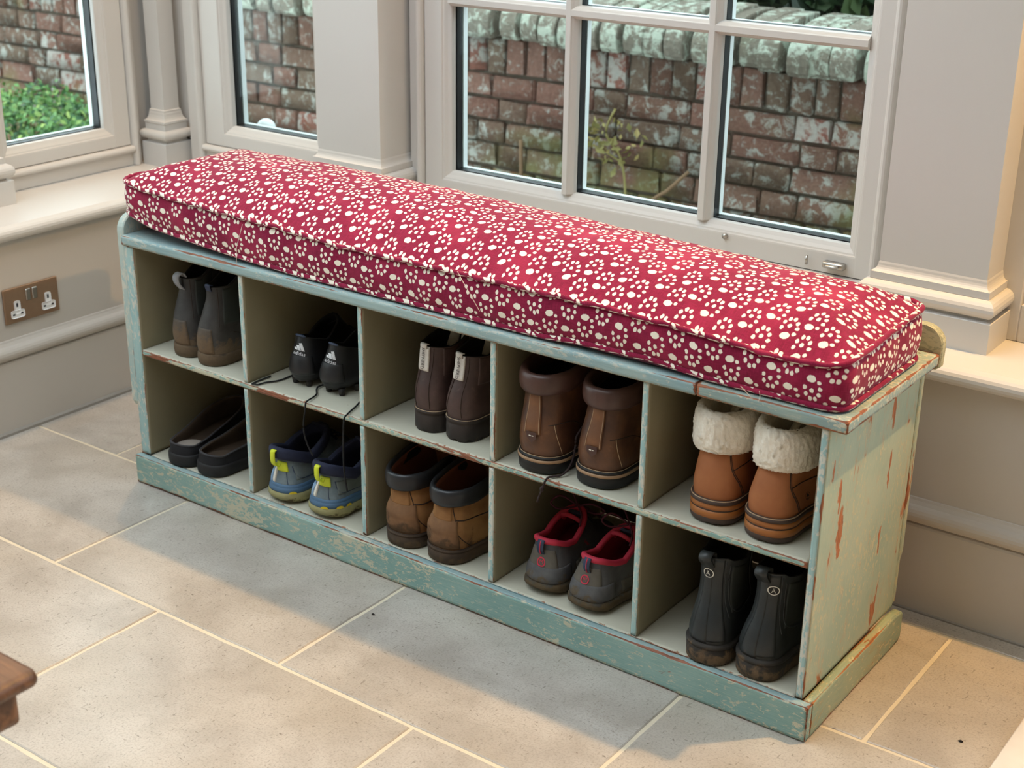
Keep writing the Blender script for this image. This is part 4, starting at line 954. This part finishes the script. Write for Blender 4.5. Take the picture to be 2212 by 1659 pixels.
# ---- tan boots with shearling cuffs
def shearling_boot(x, y, side, label):
    t = shoe('shearling_boot', label, 'boot', x, y, ZS, 'tan boots with turned-down shearling cuffs')
    k = Last(.255, .038, .046, [(.042, 0, .255, 1, 0, .03), (.065, -.002, .25, 1.0, .0, .03), (.09, .002, .20, .95, .3, .036), (.112, .010, .16, .9, .65, .037), (.138, .016, .135, .88, .95, .0365), (.176, .014, .135, .88, 1, .0375)], lambda q: float(np.interp(q, [0, .4, 1], [0, .002, .012])), side)
    k.shell('upper', L_tan, t); k.lining('lining', L_fleece, t, .45, .009)
    k.sole('tread', L_darksole, t, [(0, -.001), (.004, .003), (.012, .004), (.0125, .003)], heel_lift(.36, .55, .010), 26, .004)
    k.sole('sole_layer', L_gum, t, [(.0118, .002), (.0122, .0042), (.0240, .0042), (.0242, .002)], heel_lift(.36, .55, .010)); k.sole('sole_line', L_darksole, t, [(.0240, .002), (.0242, .0036), (.0268, .0036), (.027, .002)])
    k.sole('sole_layer', L_gum, t, [(.0268, .002), (.027, .0042), (.0355, .0042), (.036, .002)]); k.sole('welt', L_darksole, t, [(.0356, .002), (.036, .0052), (.041, .0052), (.0428, .001)])
    k.seam('welt_stitching', L_stitch, t, [(.004, i/20) for i in range(-6, 8)], .0008, .0036)
    # fluffy cuff: closed cross-section swept round the top
    rng = np.random.default_rng(5+side); n = 150; m_ = 30; rings = []
    cs = [(-.008, -.030), (-.0085, -.012), (-.006, .003), (-.001, .010), (.006, .009), (.0115, .001), (.0135, -.014), (.0138, -.030), (.0132, -.044), (.010, -.052), (.004, -.0535), (.0005, -.048), (.0, -.030)]
    cs = [(a, b) for a, b, _ in spline([(a, b, 0) for a, b in cs], 4)]
    for i in range(n):
        u = i/n; p = k.pos(1, u); q = k.nrm(1, u); h = Vector((q.x, q.y, 0)).normalized(); r = []
        for j, (a, b) in enumerate(cs):
            d = rng.normal()*.0010; low = .004*math.sin(u*2*PI*3+1)*(1 if b < -.04 else 0)*.5
            r.append((p+h*(a+d)+Vector((0, 0, b*1.06-.004+low+rng.normal()*.0005)))[:])
        rings.append(r)
    rings.append(rings[0]); mesh('shearling_cuff', *loft(rings, True, False, False), L_fleece, t, True)
    k.seam('side_seam', L_dstitch, t, [(.02, .135), (.2, .115), (.38, .095), (.62, .092)], .0008); k.seam('side_seam', L_dstitch, t, [(.02, .142), (.2, .122), (.38, .102), (.62, .098)], .0006)
    k.seam('side_seam', L_dstitch, t, [(.36, .105), (.37, .16), (.35, .24), (.3, .32)], .0008)
    if side > 0:
        tree = join2d(ring2d(.0066, .0075, 22, .85), ([(-.0012, -.006), (.0012, -.006), (.0007, -.001), (-.0007, -.001)], [(0, 1, 2, 3)]), ([(-.004, -.001), (.004, -.001), (.002, .002), (-.002, .002)], [(0, 1, 2, 3)]), ([(-.003, .0016), (.003, .0016), (0, .0055)], [(0, 1, 2)]), ([(-.004, -.005), (.004, -.005), (.003, -.0042), (-.003, -.0042)], [(0, 1, 2, 3)]))
        k.wrap('embossed_emblem', L_dstitch, t, *tree, .155, .175, .0008)
    ribbon('inner_strap', L_fleece, t, [(-.012, .075, .13), (.0, .085, .165), (.010, .10, .182)], (.8, -.5, 0), .013, .006)
    lace('lace_end', L_lacet, t, [(.036, .11, .150), (.045, .105, .135), (.048, .11, .115), (.044, .12, .105)], .0013)
    return t
shearling_boot(1.3, .018, -1, 'left of the two tan boots with cream shearling cuffs and striped soles')
shearling_boot(1.405, .016, 1, 'right of the two tan boots with cream shearling cuffs, small embossed emblem on its side')

# ---- black slip-ons (lower row)
def slip_on(x, y, side, label, patch):
    t = shoe('slip_on_shoe', label, 'shoe', x, y, HP, 'black slip-on shoes in the bottom left cubby', -2*side)
    k = Last(.262, .038, .043, [(.026, 0, .262, 1, 0, .03), (.034, .001, .26, .99, 0, .03), (.040, .002, .235, .98, .1, .03), (.046, .004, .20, .97, .25, .036)], lambda q: float(np.interp(q, [0, .1, .22, .35, .6, 1], [.001, -.002, .002, .006, .018, .042])), side, S=14)
    k.shell('upper', L_slip, t); k.lining('lining', L_sliplin, t, .05, .004)
    k.sole('sole', L_slipsole, t, [(0, -.002), (.003, .0025), (.012, .0035), (.023, .003), (.0265, .001)])
    k.collar('edge_binding', plain('faded_black_binding', srgb(60, 60, 64), .8), t, .0018, .0022, .0, n=72, seg=8, out=0)
    V, F = disc2d(.028, 20); ins = mesh('insole', [(a*1.12, .040+b*1.2, .0300) for a, b in V], F, L_sliplin if not patch else L_pale, t, False)
    return t
slip_on(.093, -.005, -1, 'left black slip-on shoe with a pale worn patch inside the heel', True)
slip_on(.182, -.003, 1, 'right black slip-on shoe, brown insole showing, beside the divider', False)

# ---- grey-blue trail trainers with lime tabs
def trainer(x, y, side, label, lug):
    t = shoe('trail_trainer', label, 'shoe', x, y, HP, 'grey blue trail trainers with lime heel tabs')
    k = Last(.27, .036, .046, [(.024, 0, .27, 1.06, 0, .03), (.036, .001, .266, 1.04, 0, .03), (.052, .006, .235, .98, .1, .03), (.068, .010, .185, .9, .4, .034), (.086, .010, .15, .85, .75, .034), (.104, .004, .135, .85, .95, .033)], lambda q: float(np.interp(q, [0, .12, .45, .8, 1], [.010, .004, -.014, .004, .016])), side)
    k.shell('upper', L_bmesh, t); k.lining('lining', L_navy, t, .3, .006)
    k.sole('outsole', L_lugsole, t, [(0, -.006), (.004, .003), (.013, .0068), (.022, .0065), (.0255, .003)], lambda q: .006*max(0, 1-q/.09), 22, .004)
    k.sole('midsole', L_bmid, t, [(.023, .002), (.025, .0050), (.031, .004), (.037, .0005)])
    k.band('heel_flare', L_bmid, t, .03, .20, .0028, -.19, .24); k.band('heel_cup', L_bheel, t, .16, .46, .0034, -.105, -.040, 12)
    k.band('heel_stripe', L_badge, t, .20, .56, .0036, -.030, -.016, 6)
    k.band('side_panel', leather('worn_grey_panel', srgb(112, 120, 118), srgb(92, 104, 106), .8), t, .30, .62, .0012, .085, .24)
    k.seam('panel_stitching', L_dblue, t, [(.62, .08), (.45, .085), (.33, .11), (.30, .17), (.32, .24)], .0008); k.seam('panel_stitching', L_dblue, t, [(.60, .035), (.3, .04), (.12, .05)], .0007)
    k.collar('padded_collar', L_navy, t, .0060, .0120, .009, n=72, seg=14, out=.0015)
    p = k.pos(1, .006); ribbon('pull_tab', L_lime, t, [(p.x, p.y-.006, p.z-.002), (p.x, p.y-.0115, p.z-.004), (p.x, p.y-.0125, p.z-.018), (p.x, p.y-.010, p.z-.030), (p.x+.002, p.y-.004, p.z-.036), (p.x+.004, p.y-.002, p.z-.030)], (1, 0, 0), .0115, .002)
    k.band('tab_base', L_lime, t, .50, .70, .0030, -.012, .052, 8)
    for i, u in enumerate(lug): k.wrap('yellow_lug', L_yellow, t, *disc2d(.0028, 14, 2.4), .0, u, .0072)
    b = B()
    for i in range(4):
        yy = .140+.016*i; b.add(*tube(spline([(-.020, yy, .100-.010*i), (0, yy+.006, .110-.0115*i), (.020, yy+.004, .100-.010*i)], 5), .0018, 6))
    b.build('laces', L_navy, t, True)
    ribbon('tongue', L_navy, t, [(0, .155, .085), (0, .135, .105), (0, .126, .122)], (1, 0, 0), .040, .005)
    return t
trainer(.378, .002, -1, 'left grey-blue trail trainer with lime pull tab, mud on its heel', (.065,))
trainer(.494, .002, 1, 'right grey-blue trail trainer with lime pull tab, under the hanging lace', (.03, .085, .12))

# ---- wheat work boots with black padded collar
def crease_fn(amt):
    return lambda sv, u, t, sg: Vector((sg*amt*math.sin(sv*22+t*5)*math.sin(PI*min(1, max(0, t*1.4)))*(1 if .2 < sv < .85 else 0), -amt*.8*math.sin(sv*20+1)*(1 if t < .12 and .25 < sv < .9 else 0), 0))
def work_boot(x, y, side, label, rot=0):
    t = shoe('work_boot', label, 'boot', x, y, HP, 'worn wheat-coloured work boots with black collars', rot)
    k = Last(.29, .041, .047, [(.028, 0, .29, 1, 0, .03), (.05, -.003, .28, 1.02, 0, .03), (.075, .0, .23, .97, .25, .042), (.098, .008, .19, .93, .6, .044), (.118, .009, .165, .93, .9, .042), (.140, .002, .155, .95, 1, .043)], lambda q: float(np.interp(q, [0, .3, .7, 1], [0, .002, .014, .024])), side, crease=crease_fn(.0018))
    k.shell('upper', L_wheat, t); k.lining('lining', L_rust, t, .35, .005)
    k.sole('sole', L_worksole, t, [(0, -.001), (.003, .003), (.022, .004), (.0235, .0025), (.0245, .0045), (.0278, .004), (.0295, .0008)], heel_lift(.33, .55, .010))
    k.collar('padded_collar', L_bcollar, t, .0065, .0165, .010, -.40, .33 if side > 0 else .36, 64, 16, .001)
    k.band('heel_counter', L_wheel, t, .03, .52, .0020, -.09, .085); k.band('back_stay', L_wheat, t, .50, .84, .0022, -.035, .055, 10)
    k.seam('seam', L_dstitch, t, [(.03, .125), (.25, .088), (.52, .072), (.82, .058)], .0009); k.seam('seam', L_dstitch, t, [(.52, .075), (.49, .14), (.50, .22), (.46, .30)], .0012)
    k.seam('sole_stitching', L_dstitch, t, [(.01, i/20) for i in range(-6, 8)], .0007, .002)
    for i in range(4): 
        q = k.pos(.95-.12*i, .385-.0*i, .001); mesh('eyelet', *tube([q[:], (q.x+.003, q.y, q.z)], .0028, 8), L_dstitch, t, True)
    q0, q1 = k.pos(.8, .37, .003), k.pos(.25, .33, .004)
    lace('lace_end', L_lacet, t, [k.pos(.97, .40, .002)[:], q0[:], ((q0.x+q1.x)/2+.003, (q0.y+q1.y)/2, (q0.z+q1.z)/2), q1[:]], .0014)
    ribbon('tongue', L_wheat, t, [(-.004, .168, .10), (.0, .150, .135), (.004, .138, .155)], (1, 0, 0), .052, .005)
    return t
work_boot(.681, .004, -1, 'left muddy wheat work boot with a black padded collar, creased heel', 1)
work_boot(.784, .002, 1, 'right muddy wheat work boot with a black padded collar, tan lace hanging at its side', -4)

# ---- grey and pink hiking shoes
def hiking_shoe(x, y, side, label, rot):
    t = shoe('hiking_shoe', label, 'shoe', x, y, HP, 'muddy grey hiking shoes with pink lining', rot)
    k = Last(.25, .037, .043, [(.020, .0, .25, 1.05, 0, .03), (.034, .001, .246, 1.03, 0, .03), (.050, .007, .225, .97, .05, .03), (.066, .013, .18, .9, .3, .032), (.080, .016, .15, .86, .6, .032), (.093, .016, .135, .85, .8, .031)], lambda q: float(np.interp(q, [0, .1, .3, .5, .8, 1], [.003, .0, -.010, -.014, .006, .020])), side)
    k.shell('upper', L_grey, t); k.lining('lining', L_pinkd, t, .25, .005)
    k.sole('outsole', L_greysole, t, [(0, -.008), (.004, .001), (.010, .005), (.018, .0045), (.022, .0015)], lambda q: .008*max(0, 1-q/.10), 24, .003)
    k.band('heel_cup', L_grey, t, .05, .42, .0026, -.17, .14); k.band('heel_overlay', leather('brown_grey_overlay', srgb(104, 98, 88), srgb(84, 80, 74), .8, srgb(92, 80, 62), .06, .3), t, .38, .80, .0018, -.085, .075)
    k.band('side_overlay', L_greysole, t, .10, .36, .0022, .17, .36)
    k.collar('collar_binding', L_pink, t, .0052, .0055, .001, n=80, seg=10, out=-.0025)
    p = k.pos(1, .0); hl = ribbon('heel_loop', L_dblue, t, [(p.x, p.y-.0015, p.z-.026), (p.x, p.y-.0065, p.z-.016), (p.x, p.y-.0060, p.z-.004), (p.x, p.y-.002, p.z+.002)], (1, 0, 0), .013, .0016); ribbon('loop_stitching', L_pink, hl, [(p.x, p.y-.0050, p.z-.024), (p.x, p.y-.0076, p.z-.016), (p.x, p.y-.0072, p.z-.005), (p.x, p.y-.004, p.z+.0015)], (1, 0, 0), .0018, .0012)
    V, F = join2d(ring2d(.0062, .0086, 24), text2d('M', .0105)); k.wrap('round_emblem', L_pink, t, V, F, .52, .002, .0026)
    V, F = text2d('MERRELL', .008); k.wrap('side_lettering', L_pink, t, V, F, .62, .27, .0016, 1.15)
    ribbon('tongue', L_slate, t, [(0, .160, .066), (0, .140, .088), (0, .122, .108)], (1, 0, 0), .042, .006)
    k2 = [(-.021, .118, .092), (-.016, .106, .104), (0, .100, .110), (.014, .104, .105), (.021, .118, .090)]; mesh('tongue_edge', *tube(spline(k2, 5), .0042, 8), L_pink, t, True)
    b = B()
    for i in range(4):
        yy = .135+.015*i; b.add(*tube(spline([(-.022, yy, .104-.010*i), (0, yy+.006, .114-.011*i), (.022, yy+.004, .104-.010*i)], 5), .0017, 6))
    b.add(*tube(spline([(0, .13, .116), (-.03, .12, .132), (-.045, .11, .118), (-.03, .115, .108), (0, .13, .116)], 6), .0017, 6)); b.add(*tube(spline([(0, .13, .116), (.03, .13, .128), (.05, .14, .116), (.03, .135, .108), (0, .13, .116)], 6), .0017, 6))
    b.add(*tube(spline([(0, .13, .116), (-.02, .14, .135), (-.035, .13, .150)], 6), .0017, 6)); b.add(*tube(spline([(0, .13, .116), (.02, .11, .112), (.026, .095, .098)], 6), .0017, 6))
    b.build('laces', L_maroon, t, True)
    return t
hiking_shoe(.986, .018, -1, 'left muddy grey hiking shoe with pink collar lining, bow of laces on top', 1)
hiking_shoe(1.086, .012, 1, 'right muddy grey hiking shoe with pink collar lining and red lettering on its side', -4)

# ---- black rubber ankle boots
def wellie(x, y, side, label, rot):
    t = shoe('rubber_ankle_boot', label, 'boot', x, y, HP, 'black rubber ankle boots in the bottom right cubby', rot)
    k = Last(.255, .036, .0415, [(.036, 0, .255, 1, 0, .03), (.055, -.001, .25, 1.0, 0, .03), (.080, .006, .20, .94, .3, .033), (.105, .016, .155, .88, .75, .033), (.140, .022, .135, .86, 1, .033), (.178, .022, .138, .86, 1, .036)], lambda q: float(np.interp(q, [0, .10, .16, .45, .62, .75, 1], [.002, .002, -.004, -.010, .004, .024, .026])), side, S=34)
    k.shell('upper', L_wellie, t); k.lining('lining', L_blacklining, t, .35, .003)
    k.sole('sole', L_wsole, t, [(0, .001), (.004, .0035), (.029, .0045), (.030, .003), (.031, .0055), (.0355, .0055), (.038, .001)], heel_lift(.36, .56, .012), 26, .0035)
    k.band('back_strip', L_wellie, t, .02, .99, .0013, -.045, .012, 8); k.band('back_panel', L_wellie, t, .05, .985, .0007, -.10, .085)
    k.seam('panel_ridge', L_wellie, t, [(.30, .115), (.55, .100), (.96, .095)], .0009)
    el = []
    k.band('elastic_panel', L_elastic, t, .34, .93, .0006, .135, .285)
    k.seam('elastic_outline', L_wellie, t, [(.93, .12), (.7, .122), (.45, .13), (.33, .16), (.29, .20), (.33, .25), (.45, .29), (.7, .30), (.93, .31)], .0011)
    p = k.pos(1, -.012); ribbon('pull_loop', L_wellie, t, [(p.x, p.y-.001, p.z-.016), (p.x, p.y-.012, p.z-.004), (p.x, p.y-.017, p.z+.005), (p.x, p.y-.010, p.z+.011), (p.x, p.y+.003, p.z+.006), (p.x, p.y+.004, p.z-.010)], (1, .15, 0), .020, .0026)
    u0 = .045 if side > 0 else -.012
    bg = k.wrap('badge_ground', L_blacksole, t, *disc2d(.0076, 24, 1.12), .81, u0, .0018)
    k.wrap('badge_ring', L_badge, bg, *ring2d(.0066, .0080, 26, 1.12), .81, u0, .0022); V, F = text2d('Ä', .0098); k.wrap('badge_letter', L_badge, bg, V, F, .805, u0, .0024)
    return t
wellie(1.321, -.006, -1, 'left black rubber ankle boot with muddy sole and round white badge', 1.5)
wellie(1.412, .003, 1, 'right black rubber ankle boot with round badge, nearest the end panel', -2)

# ================================================================== SOCKET, STOOL, SLAB
P_bronze = plain('brushed_bronze_plate', srgb(150, 122, 98), .45, .55, var=.06, sc=60)
P_white = plain('white_socket_plastic', srgb(238, 238, 238), .4)
P_dark = plain('dark_slot', srgb(40, 42, 52), .5)
P_rock = plain('polished_switch', srgb(170, 165, 158), .25, .9)
sk = thing('wall_socket', 'bronze double power socket with white inserts on the left wall', 'socket', (XL+.0005, .071, .2925))
B().box(0, .0055, -.0725, .0725, -.0405, .0405, .0018).build('plate', P_bronze, sk)
for yy in (-.040, .042):
    b = B().box(.0050, .0068, yy-.0175, yy+.0175, -.029, -.0115, .0035).box(.0050, .0066, yy-.0075, yy+.0075, -.020, .010, .0035); o = b.build('socket_insert', P_white, sk)
    s_ = B().box(.0067, .0072, yy-.0022, yy+.0022, -.004, .005).box(.0067, .0072, yy-.0135, yy-.0075, -.0225, -.0185).box(.0067, .0072, yy+.0075, yy+.0135, -.0225, -.0185); s_.build('pin_slots', P_dark, o)
for yy in (-.0085, .0085):
    B().box(.0050, .0085, yy-.0065, yy+.0065, .004, .031, .0015).build('rocker_switch', P_rock, sk)
def mk_oak():
    m = M('brown_oak'); v = m.scale(m.coord(), (.35, 6, 6)); n = m.noise(v, 9, 5, .6, 1.2); n2 = m.noise(m.scale(m.coord(), (3, 60, 60)), 8, 3)
    c = m.mix(m.ss(n, .3, .7), srgb(80, 54, 36), srgb(122, 84, 56)); c = m.mix(m.math('MULTIPLY', m.ss(n2, .55, .7), .6), c, srgb(60, 36, 20)); m.bump(n2, .2, .001); return m.fin(c, .42, spec=.4)
P_oak = mk_oak()
st = thing('oak_stool', 'brown oak stool with rounded edges, its corner at the lower left', 'stool', (.80, -1.20, 0))
B().box(-.25, .234, -.25, .198, .428, .450, .009).build('seat', P_oak, st, True)
ap = B().box(-.23, .214, .160, .181, .380, .428, .006).box(-.23, .214, -.23, -.209, .380, .428, .006).box(.193, .216, -.23, .181, .380, .428, .010).box(-.23, -.209, -.23, .181, .380, .428, .006)
ap.build('apron', P_oak, st, True)
for a, b in ((-.20, -.20), (-.20, .14), (.175, -.20), (.12, .12)): B().box(a-.018, a+.018, b-.018, b+.018, 0, .40, .004).build('leg', P_oak, st, True)
P_crumb = plain('black_crumb', srgb(26, 22, 20), .8)
for (cx_, cy_, r_, lab) in ((1.708, .134, .0040, 'small black crumb on the floor tile near the lower right corner'), (.738, -.128, .0032, 'tiny dark crumb on the shaded floor tile in front of the bench')):
    V, F = loft([[((r_*q_)*math.cos(2*PI*k/9+h_)*(1+.3*math.sin(3*k)), (r_*q_*.7)*math.sin(2*PI*k/9+h_), h_) for k in range(9)] for q_, h_ in ((.8, 0), (1, .001), (.5, .0026))])
    cb = mesh('crumb', V, F, P_crumb, None, True, loc=(cx_, cy_, .0002)); tag(cb, lab, 'crumb')
P_marble = leather('white_marbled_board', srgb(240, 236, 230), srgb(222, 214, 206), .35, None, bump=.02, sc=12)
sl_ = thing('marbled_board', 'white marbled board with a brown strip for its edge and shadow line on the floor at the lower right', 'board', (2.05, .05, 0))
B().box(-.276, .30, -.40, .36, .004, .026, .003).build('slab', P_marble, sl_, True); B().box(-.280, .30, -.40, .36, 0, .005).build('base', plain('brown_edge_shadow_strip', srgb(120, 92, 76), .7), sl_)  # brown strip stands in for the slab's dark edge and shadow line
